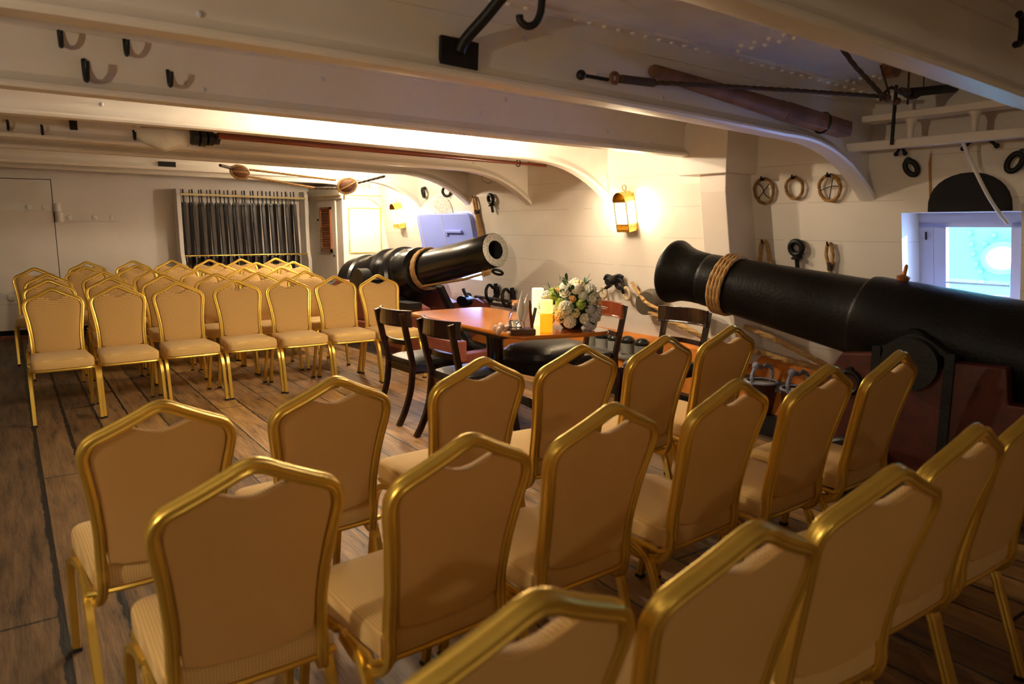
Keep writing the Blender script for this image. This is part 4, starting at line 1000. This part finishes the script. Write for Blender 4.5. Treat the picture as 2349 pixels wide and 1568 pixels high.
hangrope('knotted_rope', 1907, 556, [(-.012, 0, -.13), (-.022, 0, -.08), (-.016, 0, -.025), (0, 0, -.004), (.016, 0, -.025), (.022, 0, -.08), (.012, 0, -.13)], .011, 'short brown rope with a seized knot and frayed end, right of the eye bolt', 'rope', extra=tassel)
def mop(t):
    bm = bmesh.new(); lathe(bm, [(-.135, .028), (-.18, .03), (-.182, .02)], n=12); build('seizing', bm, ROPED, t, smooth=True)
    bm = bmesh.new()
    for i in range(70):
        a = i*2.4; q = math.sqrt((i+.5)/70); x0, y0 = .026*q*math.cos(a), .016*q*math.sin(a)
        tube(bm, smooth_path([(x0, y0, -.17), (x0*1.5, y0*1.2, -.28), (x0*2.0, y0*1.4, -.42-.02*(i % 5))], 2), .0038, n=5)
    tag(build('strands', bm, ROPE, t, weld=False), kind='stuff')
hangrope('rope_mop', 1092, 450, [(-.018, 0, -.15), (-.026, 0, -.09), (-.018, 0, -.03), (0, 0, -.002), (.018, 0, -.03), (.026, 0, -.09), (.018, 0, -.15)], .014, 'straw-coloured rope tassel hanging on the hull right of the pale blue lid', 'rope tassel', extra=mop)
# small dark fittings upper right
def fitting(u, v, label, fn):
    t = empty('iron_fitting', (0, 0, 0), 0, label, 'iron fitting', mtx=hull_mtx(hull(u, v)))
    bm = bmesh.new(); fn(bm); build('casting', bm, BLACKI, t, smooth=True)
fitting(2045, 272, 'small black iron knob on the hull above the shelf rail', lambda b: (sphere(b, (0, .02, 0), .022, sq=(1.2, .8, 1.1)), sphere(b, (.012, .03, .008), .014)))
fitting(2072, 335, 'small black two-armed iron cleat left above the window', lambda b: (tube(b, [(-.022, .03, -.035), (-.005, .02, 0)], .008), tube(b, [(.022, .03, -.035), (.005, .02, 0)], .008), sphere(b, (-.024, .03, -.037), .013), sphere(b, (.024, .03, -.037), .013), box(b, -.018, .018, -.005, .03, -.008, .02)))
fitting(2255, 320, 'black curved iron cleat with two arms above the window', lambda b: (tube(b, smooth_path([(-.075, .035, -.03), (-.035, .03, .004), (0, .02, .016), (.035, .03, .004), (.075, .035, -.03)], 4), .008), sphere(b, (-.078, .035, -.033), .013), sphere(b, (.078, .035, -.033), .013), sphere(b, (0, .015, .014), .02)))
# rust streak below the rail
bm = bmesh.new(); p = hull(2134, 400); M = hull_mtx(p); prism(bm, [(-.008, -.12), (.006, -.12), (.008, .06), (-.006, .13)], 1, .0, .002, M=M)
tag(build('rust_streak', bm, RUST), 'narrow orange rust streak on the hull left of the black scuttle plate', 'stain')
# white shelf rail on brackets
sr = empty('shelf_rail', (3.95, 1.9, 1.82), 0, 'white painted rail on posts slung beneath the beams at upper right', 'rail')
Ts = Matrix.Translation((-3.95, -1.9, -1.82))
p0 = V((3.93, 2.42, 1.80)); p1 = V((3.93, 1.2, 1.80))
bm = bmesh.new(); box(bm, 3.90, 3.97, 1.2, 2.40, 1.785, 1.83); o = build('lower_rail', bm, WHITE, sr, bevel=.004); o.matrix_parent_inverse = Ts
bm = bmesh.new(); box(bm, 3.88, 4.0, 1.2, 2.30, 1.93, 1.965); o = build('upper_rail', bm, WHITE, sr, bevel=.004); o.matrix_parent_inverse = Ts
for y in (1.35, 1.75, 2.06):
    bm = bmesh.new(); lathe(bm, [(1.83, .017), (1.90, .017), (1.93, .032)], M=Matrix.Translation((3.94, y, 0)), n=14); o = build('post', bm, WHITE, sr, smooth=True); o.matrix_parent_inverse = Ts
for y in (1.45, 2.12):
    bm = bmesh.new(); tube(bm, [(3.88, y, 1.80), (3.88, y, 2.10)], .009); o = build('hanger', bm, BLACKI, sr, smooth=True); o.matrix_parent_inverse = Ts
bm = bmesh.new(); q = [at(0, 3.9, 2205, 315), hull(2225, 365, .12), hull(2262, 440, .08), hull(2290, 485, .03), hull(2312, 512, .0)]
tube(bm, smooth_path(q, 6), .009); tag(build('cable', bm, CABLE, smooth=True), 'white cable hanging from the rail across the black scuttle plate', 'cable')

# lanterns
def lantern(mtx, label, power):
    t = empty('wall_lantern', (0, 0, 0), 0, label, 'lantern', mtx=mtx)
    w, d, h = .068, .10, .20
    bm = bmesh.new()
    box(bm, -w, w, 0, .006, 0, .30); box(bm, -w, w, 0, d, 0, .012)
    for sx in (-1, 1):
        box(bm, sx*w-.005, sx*w+.005, d-.008, d, .0, .245); box(bm, sx*w-.005, sx*w+.005, 0, .008, 0, .245)
    box(bm, -w-.004, w+.004, -.0, d+.004, .238, .246)
    build('frame', bm, BRASS, t, bevel=.001)
    bm = bmesh.new()   # pierced gallery
    for i in range(9): box(bm, -w+i*(2*w/8)-.004, -w+i*(2*w/8)+.004, d-.006, d, .012, .06)
    for i in range(6):
        for sx in (-1, 1): box(bm, sx*w-.003, sx*w+.003, .008+i*.016, .016+i*.016, .012, .06)
    for z in (.012, .052):
        box(bm, -w, w, d-.007, d+.001, z, z+.012)
        for sx in (-1, 1): box(bm, sx*w-.004, sx*w+.004, 0, d, z, z+.012)
    build('gallery', bm, BRASS, t)
    bm = bmesh.new(); r = w+.006; n = 12        # barrel roof
    for s0, s1 in ((r, r-.004),):
        A = [[bm.verts.new((rr_*math.cos(PI*i/n), y, .245+rr_*math.sin(PI*i/n))) for i in range(n+1)] for y in (-.0, d+.008) for rr_ in (s0, s1)]
        for i in range(n):
            bm.faces.new((A[0][i], A[0][i+1], A[2][i+1], A[2][i])); bm.faces.new((A[1][i], A[3][i], A[3][i+1], A[1][i+1])); bm.faces.new((A[2][i], A[2][i+1], A[3][i+1], A[3][i])); bm.faces.new((A[0][i], A[1][i], A[1][i+1], A[0][i+1]))
    build('roof', bm, BRASS, t, smooth=True)
    bm = bmesh.new(); torus(bm, .022, .003, M=Matrix.Translation((0, .03, .345)), n=20, m=6); build('ring_handle', bm, BRASS, t, smooth=True)
    bm = bmesh.new(); box(bm, -w+.006, w-.006, d-.006, d-.003, .065, .238)
    for sx in (-1, 1): box(bm, sx*w-.002, sx*w+.002, .008, d-.008, .065, .238)
    build('glass_pane', bm, LAMPG, t)
    l = bpy.data.lights.new('lantern_light', 'AREA'); l.energy = power; l.color = (1, .76, .45); l.shape = 'RECTANGLE'; l.size = .12; l.size_y = .16
    for k, (px, py, rx, rz) in enumerate(((0, d+.015, 0, 0), (w+.015, .05, 0, -PI/2), (-w-.015, .05, 0, PI/2))):
        lo = bpy.data.objects.new('lantern_light', l); COL.objects.link(lo)
        lo.matrix_world = mtx @ Matrix.Translation((px, py, .15)) @ Matrix.Rotation(rz, 4, 'Z') @ Matrix.Rotation(PI/2, 4, 'X')
p = hull(1450, 527); lantern(hull_mtx(p) @ Matrix.Translation((0, .0, .0)), 'brass arched-top wall lantern, lit, on the hull between the two cannons', 1.7)
p = hull(926, 521); lantern(hull_mtx(p), 'brass arched-top wall lantern, lit, beside the corner cabin', .6)

# wooden block, hooks and tackle on the hull between the guns
bm = bmesh.new(); p = hull(1490, 692, .10); Mb = hull_mtx(p)
lathe(bm, [(-.055, .07), (-.05, .105), (-.012, .115), (.012, .115), (.05, .105), (.055, .07)], M=Mb @ Matrix.Rotation(.55, 4, 'Y') @ Matrix.Diagonal((1.15, 1, .85, 1)) @ Matrix.Rotation(PI/2, 4, 'X'), n=28)
tag(build('pulley_block', bm, mat('grey_elm_block', (.085, .07, .05), .5), smooth=True), 'grey-brown round wooden pulley block on the hull left of the near cannon muzzle', 'pulley block')
bm = bmesh.new()
P_ = [hull(1470, 670, .06), hull(1478, 690, .19), hull(1510, 708, .19), hull(1540, 712, .16)]
rope(bm, smooth_path(P_, 6), .015)
rope(bm, smooth_path([hull(1450, 648, .05), hull(1462, 668, .10), hull(1478, 690, .20)], 5), .014)
for a, b_, c in (((1490, 716), (1600, 765), (1690, 830)), ((1500, 722), (1610, 772), (1700, 838)), ((1570, 712), (1660, 765), (1740, 810)), ((1620, 716), (1760, 770), (1900, 840)), ((1690, 790), (1800, 825), (1900, 850))):
    rope(bm, smooth_path([hull(a[0], a[1], .14), hull(b_[0], b_[1], .20), hull(c[0], c[1], .22)], 6), .019)
tag(build('breeching_rope', bm, ROPE, smooth=True, weld=False), 'tan tackle ropes sagging along the hull behind the near cannon', 'rope')
hk = empty('tackle_hook', (0, 0, 0), 0, 'black iron ring hook with pale rope eyes on the hull right of the flowers', 'hook', mtx=hull_mtx(hull(1420, 638)) @ Matrix.Translation((0, .05, 0)) @ Matrix.Scale(1.45, 4))
bm = bmesh.new(); lathe(bm, [(-.06, .022), (-.03, .028), (.03, .028), (.05, .02)], M=Matrix.Rotation(PI/2, 4, 'X'), n=14); torus(bm, .03, .011, M=Matrix.Translation((.035, .0, -.02))); torus(bm, .026, .010, M=Matrix.Translation((.075, .01, -.045)) @ Matrix.Rotation(.9, 4, 'Z'))
tube(bm, smooth_path([(-.075, .01, .0), (-.055, .01, .022), (-.03, .0, .015), (0, 0, 0), (-.03, .01, -.03), (-.075, .02, -.055)], 5), .011); tube(bm, smooth_path([(0, 0, .015), (.04, 0, .028), (.07, 0, .02)], 4), .010); MIR = Matrix.Diagonal((-1, 1, 1, 1)); bmesh.ops.transform(bm, matrix=MIR, verts=bm.verts); build('hook', bm, BLACKI, hk, smooth=True)
bm = bmesh.new(); torus(bm, .022, .009, M=Matrix.Translation((-.085, .02, -.075)), sz=1.4); torus(bm, .026, .010, M=Matrix.Translation((.11, .02, -.07)), sz=1.3)
rope(bm, smooth_path([(-.09, .02, -.10), (-.11, .03, -.14), (-.14, .03, -.16)], 4), .012); bmesh.ops.transform(bm, matrix=MIR, verts=bm.verts); build('rope_eye', bm, ROPEP, hk, smooth=True, weld=False)

# shot canisters on the ledge
cups = []
for i, y in enumerate((4.88, 4.72, 4.56, 4.40, 4.235)):
    t = empty('shot_canister', (4.20, y, .331), 0, None, 'canister', 'shot canisters on the grey ledge')
    bm = bmesh.new(); lathe(bm, [(0, .058), (.085, .058), (.088, .052), (.088, 0)], n=24, caps=False); build('cup', bm, CUPG, t, smooth=True)
    bm = bmesh.new(); sphere(bm, (0, 0, .10), .062, u=24, v=14, sq=(1, 1, .72)); build('shot', bm, mat('black_shot_%d' % i, (.012, .014, .013), .22) if i == 0 else cups[0].children[1].data.materials[0], t, smooth=True)
    cups.append(t); t['label'] = 'grey canister topped with black ball on hull ledge, %s of five from the left' % NTH[i]

# fire buckets with rope handles near the near carriage
def bucket(x, y, label):
    t = empty('rope_bucket', (x, y, .0), 0, label, 'bucket')
    bm = bmesh.new(); lathe(bm, [(0, .08), (.005, .085), (.19, .10), (.20, .106), (.215, .106), (.21, .09), (.03, .075), (.03, 0)], n=28, caps=False); build('pail', bm, mat('dark_brown_pail', (.05, .014, .01), .4), t, smooth=True)
    bm = bmesh.new(); torus(bm, .102, .009, M=Matrix.Translation((0, 0, .21)) @ Matrix.Rotation(PI/2, 4, 'X')); build('rim', bm, ROPEB, t, smooth=True)
    bm = bmesh.new(); rope(bm, smooth_path([(-.10, 0, .20), (-.105, 0, .27), (-.06, 0, .32), (0, 0, .31), (.05, 0, .32), (.105, 0, .28), (.10, 0, .20)], 5), .014); sphere(bm, (-.07, 0, .325), .026); build('rope_handle', bm, ROPEB, t, smooth=True, weld=False)
    t.location.z = .131
bucket(4.13, 3.02, 'dark bucket with twisted rope handle, left of two on the black margin plank'); bucket(4.12, 2.74, 'dark bucket with grey-blue rope handle, right of two on the black margin plank')

# ------------------------------------------------------------ things hung from the beams
def j_hook(u, v, Y, label, s=1.):
    p = at(1, Y, u, v); t = empty('iron_hook', p, 0, label, 'hook', 'J hooks on the beam faces')
    bm = bmesh.new(); tube(bm, smooth_path([(0, .02, .03*s), (0, -.003, .03*s), (0, -.010, .0), (0, -.022*s, -.028*s), (0, -.05*s, -.032*s), (0, -.07*s, -.008*s), (0, -.075*s, .018*s)], 5), .0085*s, ref=(1, 0, 0)); build('hook_iron', bm, BLACKI, t, smooth=True)
for (u, v, s, lb) in ((137, 90, 1., 'small black J hook, upper left of four on the broad beam'), (287, 110, 1., 'small black J hook, upper right of four on the broad beam'), (194, 163, 1.25, 'longer black J hook, lower left of four on the broad beam'), (386, 181, 1., 'small black J hook, lower right of four on the broad beam')):
    j_hook(u, v, 3.505, lb, s)
for (u, v, lb) in ((18, 287, 'tiny black J hook nearest the left edge on the farther beam'), (96, 298, 'tiny black J hook second from the left edge on the farther beam'), (307, 310, 'tiny black J hook left of the rolled canvas bag')):
    j_hook(u, v, 5.745, lb, .9)
def plate(u0, v0, u1, v1, Y, label):
    a = at(1, Y, u0, v0); b_ = at(1, Y, u1, v1); bm = bmesh.new(); box(bm, a.x, b_.x, Y-.02, Y, b_.z, a.z)
    tag(build('black_bracket', bm, BLACKPL, bevel=.002), label, 'bracket')
plate(158, 276, 178, 299, 5.74, 'small black box bracket on the beam between two tiny hooks')
plate(362, 370, 403, 384, 7.985, 'flat black rectangular plate on the distant beam left of the rope tackle')
# stanchion
sp_ = empty('iron_stanchion', at(1, 2.38, 1052, 120), 0, 'black iron stay with square foot plate bolted to the near beam face', 'iron stay')
bm = bmesh.new(); box(bm, -.078, .078, -.012, .008, -.052, .045, M=Matrix.Rotation(.05, 4, 'Y')); build('foot_plate', bm, BLACKI, sp_, bevel=.003)
bm = bmesh.new(); e = sp_.location; q = [V((0, -.01, .0)), V((.012, -.03, .04)), V((.055, -.10, .11)), V((.09, -.20, .19))]
tube(bm, smooth_path(q, 5), .021, ref=(1, 0, 0)); build('stay_rod', bm, BLACKI, sp_, smooth=True)
h2 = at(1, 2.05, 1215, 35); t = empty('swivel_hook', h2, 0, 'thick black iron hook hanging down at the top edge of the photo', 'hook')
dx = (_rt*1.0); 
bm = bmesh.new(); q = [V((0, 0, 0))+_rt*a+V((0, 0, 1))*b for a, b in ((-.033, -.0), (-.030, -.018), (-.008, -.034), (.018, -.026), (.034, .004), (.040, .045), (.046, .105), (.046, .16))]
tube(bm, smooth_path(q, 5), .0125, ref=tuple(_fw)); build('hook_iron', bm, BLACKI, t, smooth=True)
# rope with thimble on near beam
rp = empty('boarding_rope', at(1, 2.34, 1333, 172), 0, 'dark tarred rope with a spliced thimble stretched along the near beam', 'rope')
o0 = rp.location.copy()
bm = bmesh.new(); sphere(bm, (0, 0, 0), .020); tube(bm, [(0, 0, 0), at(1, 2.33, 1395, 183)-o0], .0075); build('bolt', bm, BLACKI, rp, smooth=True)
pth = at(1, 2.32, 1410, 179)-o0
bm = bmesh.new(); torus(bm, .019, .009, M=Matrix.Translation(pth), n=20); build('thimble', bm, mat('rusty_thimble', (.16, .07, .035), .5), rp, smooth=True)
bm = bmesh.new(); q = [at(1, 2.31, 1424, 181)-o0, at(1, 2.31, 1500, 190)-o0]; tube(bm, q, .017, scale=lambda i: 1.); q2 = [at(1, 2.31, 1500, 190)-o0, at(1, 2.28, 1560, 192)-o0, at(1, 2.2, 1800, 206)-o0, at(1, 2.05, 2035, 222)-o0]
rope(bm, smooth_path(q2, 4), .0100); build('rope', bm, ROPED, rp, smooth=True, weld=False)
# worn spar
a = at(1, 2.345, 1492, 160); b_ = at(1, 2.27, 1938, 298); d = (b_-a)
spm = empty('wooden_spar', a, 0, 'worn brown wooden spar lashed below the ceiling at right', 'spar')
bm = bmesh.new(); zq = d.to_track_quat('Z', 'Y').to_matrix().to_4x4(); L_ = d.length
lathe(bm, [(0, .018), (.02, .027), (L_*.3, .036), (L_*.6, .044), (L_*.62, .047), (L_*.64, .044)], M=zq, n=24); sweep(bm, [V((0, 0, L_*.63)), V((0, 0, L_*.8)), V((0, 0, L_))], [(-.04, -.038), (.04, -.038), (.045, 0), (.04, .038), (-.04, .038), (-.045, 0)], ref=(0, 1, 0), M=zq); build('timber', bm, SPAR, spm, bevel=.004)
bm = bmesh.new(); torus(bm, .05, .006, M=Matrix.Translation(d*.86) @ zq @ Matrix.Rotation(PI/2, 4, 'X')); build('iron_hoop', bm, BLACKI, spm, smooth=True)
# tackle cluster at upper right
tk = empty('hanging_tackle', at(1, 1.95, 2040, 215), 0, 'cluster of dark pulley blocks and ropes hanging below the near beam at upper right', 'tackle')
o0 = tk.location.copy(); W_ = lambda u, v, Y=1.95: at(1, Y, u, v)-o0
bm = bmesh.new(); rope(bm, [W_(1912, 84), W_(1960, 150), W_(2030, 225)], .011); tube(bm, [W_(2020, 150), W_(2040, 215)], .005); tube(bm, [W_(2086, 150), W_(2082, 240)], .005); rope(bm, smooth_path([W_(2020, 230), W_(2045, 200), W_(2090, 225), W_(2130, 205)], 4), .008); tube(bm, [W_(2120, 170), W_(2118, 215)], .003); build('rope', bm, ROPED, tk, smooth=True, weld=False)
bm = bmesh.new(); lathe(bm, [(-.03, .025), (-.025, .046), (.025, .046), (.03, .025)], M=Matrix.Translation(W_(2045, 156)) @ Matrix.Rotation(.4, 4, 'Y') @ Matrix.Rotation(PI/2, 4, 'X') @ Matrix.Diagonal((1, 1, 1, 1))); build('pulley_block', bm, BLOCKW, tk, smooth=True)
bm = bmesh.new(); sphere(bm, W_(2035, 225), .022, sq=(1, .8, .9)); build('pulley_block', bm, mat('rusty_block', (.10, .035, .018), .5), tk, smooth=True); bm = bmesh.new(); sphere(bm, W_(2058, 232), .018); build('pulley_block', bm, bpy.data.materials['rusty_block'], tk, smooth=True); bm = bmesh.new(); lathe(bm, [(-.03, .018), (.03, .018)], M=Matrix.Translation(W_(2075, 210)) @ Matrix.Rotation(PI/2, 4, 'Y')); build('pulley_block', bm, mat('dark_block', (.045, .02, .012), .5), tk, smooth=True)
bm = bmesh.new(); a = W_(2090, 212); b2 = W_(2260, 195); d_ = b2-a; q_ = d_.to_track_quat('Z', 'Y').to_matrix().to_4x4(); lathe(bm, [(0, .022), (d_.length, .022)], M=Matrix.Translation(a) @ q_, n=12); build('iron_bar', bm, BLACKI, tk, smooth=True)
bm = bmesh.new(); tube(bm, smooth_path([(0, 0, 0), (.03, 0, -.01), (.04, 0, -.05), (.035, 0, -.09), (.0, 0, -.10)], 5), .012)
o = tag(build('iron_loop', bm, BLACKI, smooth=True), 'black iron loop cut by the top right edge of the photo', 'iron loop'); o.location = at(1, 1.22, 2322, 35)+V((0, -.02, 0))
# red-brown pole under the third beam with cream bag and clamp
a = at(1, 4.98, 500, 311); b_ = at(1, 5.36, 1252, 380)
pl = empty('boarding_pole', a, 0, 'long polished red-brown pole slung beneath the beams', 'pole')
bm = bmesh.new(); d = b_-a; q_ = d.to_track_quat('Z', 'Y').to_matrix().to_4x4(); lathe(bm, [(0, .021), (d.length*.6, .019), (d.length, .012)], M=q_, n=16); build('shaft', bm, TERR, pl, smooth=True)
bm = bmesh.new(); c = d*.885; torus(bm, .028, .004, M=Matrix.Translation(c) @ q_ @ Matrix.Rotation(PI/2, 4, 'X')); tube(bm, [c+V((0, 0, .03)), c+V((0, 0, .10))], .004); build('sling_hook', bm, BLACKI, pl, smooth=True)
bm = bmesh.new(); p = at(1, 5.02, 470, 318); 
for i, (dx_, r_) in enumerate(((-.065, .05), (-.02, .055), (.03, .046), (.07, .036))): lathe(bm, [(dx_-.022, r_*.8), (dx_-.016, r_), (dx_+.016, r_), (dx_+.022, r_*.8)], M=Matrix.Translation(p+V((0, 0, .004))) @ q_, n=20)
tag(build('black_clamp', bm, BLACKPL, smooth=True), 'black cylindrical clamp between the canvas bag and the red-brown pole', 'clamp')
bm = bmesh.new(); p = at(1, 5.05, 382, 312); res = bmesh.ops.create_uvsphere(bm, u_segments=28, v_segments=18, radius=1)
for v in res['verts']:
    n_ = 1+.07*math.sin(v.co.x*7+v.co.z*4)+.05*math.sin(v.co.y*9+v.co.x*3); x = v.co.x
    v.co = V((x*.165, v.co.y*.07*n_*(1-.25*max(0, x)), v.co.z*.085*n_*(1-.25*max(0, x))))+p
tag(build('canvas_bag', bm, CANVAS, smooth=True), 'cream canvas bag bundled up under the beam at upper left', 'canvas bag')
# far tackle: two rope-stropped blocks
ft = empty('rope_tackle', at(1, 7.3, 550, 394), 0, 'rope tackle with two wooden blocks slung below the distant beams', 'tackle')
o0 = ft.location.copy(); W2 = lambda u, v, Y=7.3: at(1, Y, u, v)-o0
def fblock(c, r, tilt):
    Mx = Matrix.Translation(c) @ Matrix.Rotation(tilt, 4, 'Y')
    bm = bmesh.new(); sphere(bm, (0, 0, 0), r, sq=(1.25, .6, .85), M=Mx); bk = build('pulley_block', bm, BLOCKW, ft, smooth=True)
    bm = bmesh.new()
    rope(bm, [Mx @ V((r*1.30*math.cos(2*PI*i/24), 0, r*.92*math.sin(2*PI*i/24))) for i in range(24)], .015, closed=True)
    rope(bm, [Mx @ V((r*1.2*math.cos(2*PI*i/24), r*.62*math.sin(2*PI*i/24), r*.2*math.cos(2*PI*i/24))) for i in range(24)], .007, closed=True); build('strop', bm, ROPE, bk, smooth=True, weld=False)
fblock(W2(550, 395), .062, .2); fblock(W2(796, 426), .078, -.3)
bm = bmesh.new(); rope(bm, [W2(572, 389), W2(770, 413)], .011); rope(bm, [W2(570, 405), W2(722, 431)], .011); rope(bm, [W2(790, 440), W2(789, 458)], .0085); build('fall', bm, ROPE, ft, smooth=True, weld=False)
bm = bmesh.new(); rope(bm, [W2(720, 431), W2(772, 432)], .011); build('tarred_end', bm, ROPED, ft, smooth=True, weld=False); bm = bmesh.new(); rope(bm, [W2(822, 419), W2(882, 404, 6.95)], .013); build('tarred_end', bm, ROPED, ft, smooth=True, weld=False); bm = bmesh.new(); tube(bm, [W2(505, 379, 7.1), W2(532, 386)], .014); sphere(bm, W2(530, 386), .022); build('tarred_end', bm, ROPED, ft, smooth=True, weld=False)
# oval grey fixture on the hull ceiling edge
bm = bmesh.new(); p = at(2, 1.93, 1090, 404); sphere(bm, (0, 0, 0), .17, sq=(1, .6, .18)); box(bm, -.03, .03, -.03, .03, -.06, 0)
tube(bm, smooth_path([(0, 0, -.05), (.0, -.02, -.12), (.05, -.04, -.15), (.10, -.04, -.14)], 4), .004)
o = tag(build('junction_box', bm, mat('grey_green_metal', (.30, .32, .27), .5), smooth=True), 'flat oval grey fixture with a dangling wire high on the hull', 'fixture'); o.location = (4.0, 6.35, 1.95)

# ------------------------------------------------------------ lamps
def bulb(name, p, r, power, label, col=(1, .82, .57), shaft=True):
    t = empty(name, p, 0, label, 'lamp')
    bm = bmesh.new(); sphere(bm, (0, 0, 0), r, u=20, v=14)
    build('globe', bm, mat('bulb_glass', (1, 1, 1), .3, emis=col, estr=power/(PI*4*PI*r*r)), t, smooth=True)
    bm = bmesh.new(); lathe(bm, [(r*.8, r*.55), (r+.03, r*.6)], n=16); build('holder', bm, WHITE, t, smooth=True)
bulb('beam_lamp', (2.80, 4.53, 1.955), .030, 24, 'glowing round bulb lamp fixed to the face of the third beam')
bulb('beam_lamp', (1.95, 4.22, 2.03), .030, 26, 'lamp hidden above the second beam brightening the beam behind it')
bulb('beam_lamp', (3.05, 7.46, 2.02), .030, 26, 'added unseen lamp between distant beams brightening the far chairs')  # extra fill light added to brighten the far chairs and bulkhead
bulb('beam_lamp', (3.50, 8.45, 1.88), .030, 17, 'hidden bulb lamp behind a distant beam lighting the corner cabin')
bulb('beam_lamp', (-1.9, 1.35, 1.70), .04, 31, 'hanging bulb lamp out of sight to the left of the viewer')
bulb('beam_lamp', (-.3, -1.3, 1.84), .04, 8.5, 'ceiling bulb lamp out of sight behind the viewer')

w = bpy.data.worlds.new('World'); bpy.context.scene.world = w; w.use_nodes = True
bg = w.node_tree.nodes['Background']; bg.inputs[0].default_value = (.28, .45, 1., 1); bg.inputs[1].default_value = 14.0
# daylight on the plating outside
s = bpy.data.lights.new('sun', 'SUN'); s.energy = 11; s.angle = .05; s.color = (.42, .58, 1)
so = bpy.data.objects.new('sun', s); COL.objects.link(so); so.rotation_euler = V((-.62, .74, -.2)).to_track_quat('-Z', 'Y').to_euler()

cam = bpy.data.cameras.new('camera'); co = bpy.data.objects.new('camera', cam); COL.objects.link(co)
co.matrix_world = frame_mtx(V((0, 0, CAM_Z)), _rt, _up, -_fw)
cam.sensor_width = 36; cam.lens = FPX/2349*36; cam.clip_start = .02
cam.dof.use_dof = True; cam.dof.focus_distance = 6.2; cam.dof.aperture_fstop = 3.2
sc = bpy.context.scene; sc.camera = co
sc.view_settings.view_transform = 'Standard'; sc.view_settings.look = 'None'; sc.view_settings.gamma = 1; sc.view_settings.use_curve_mapping = False
sc.view_settings.exposure = 1.45
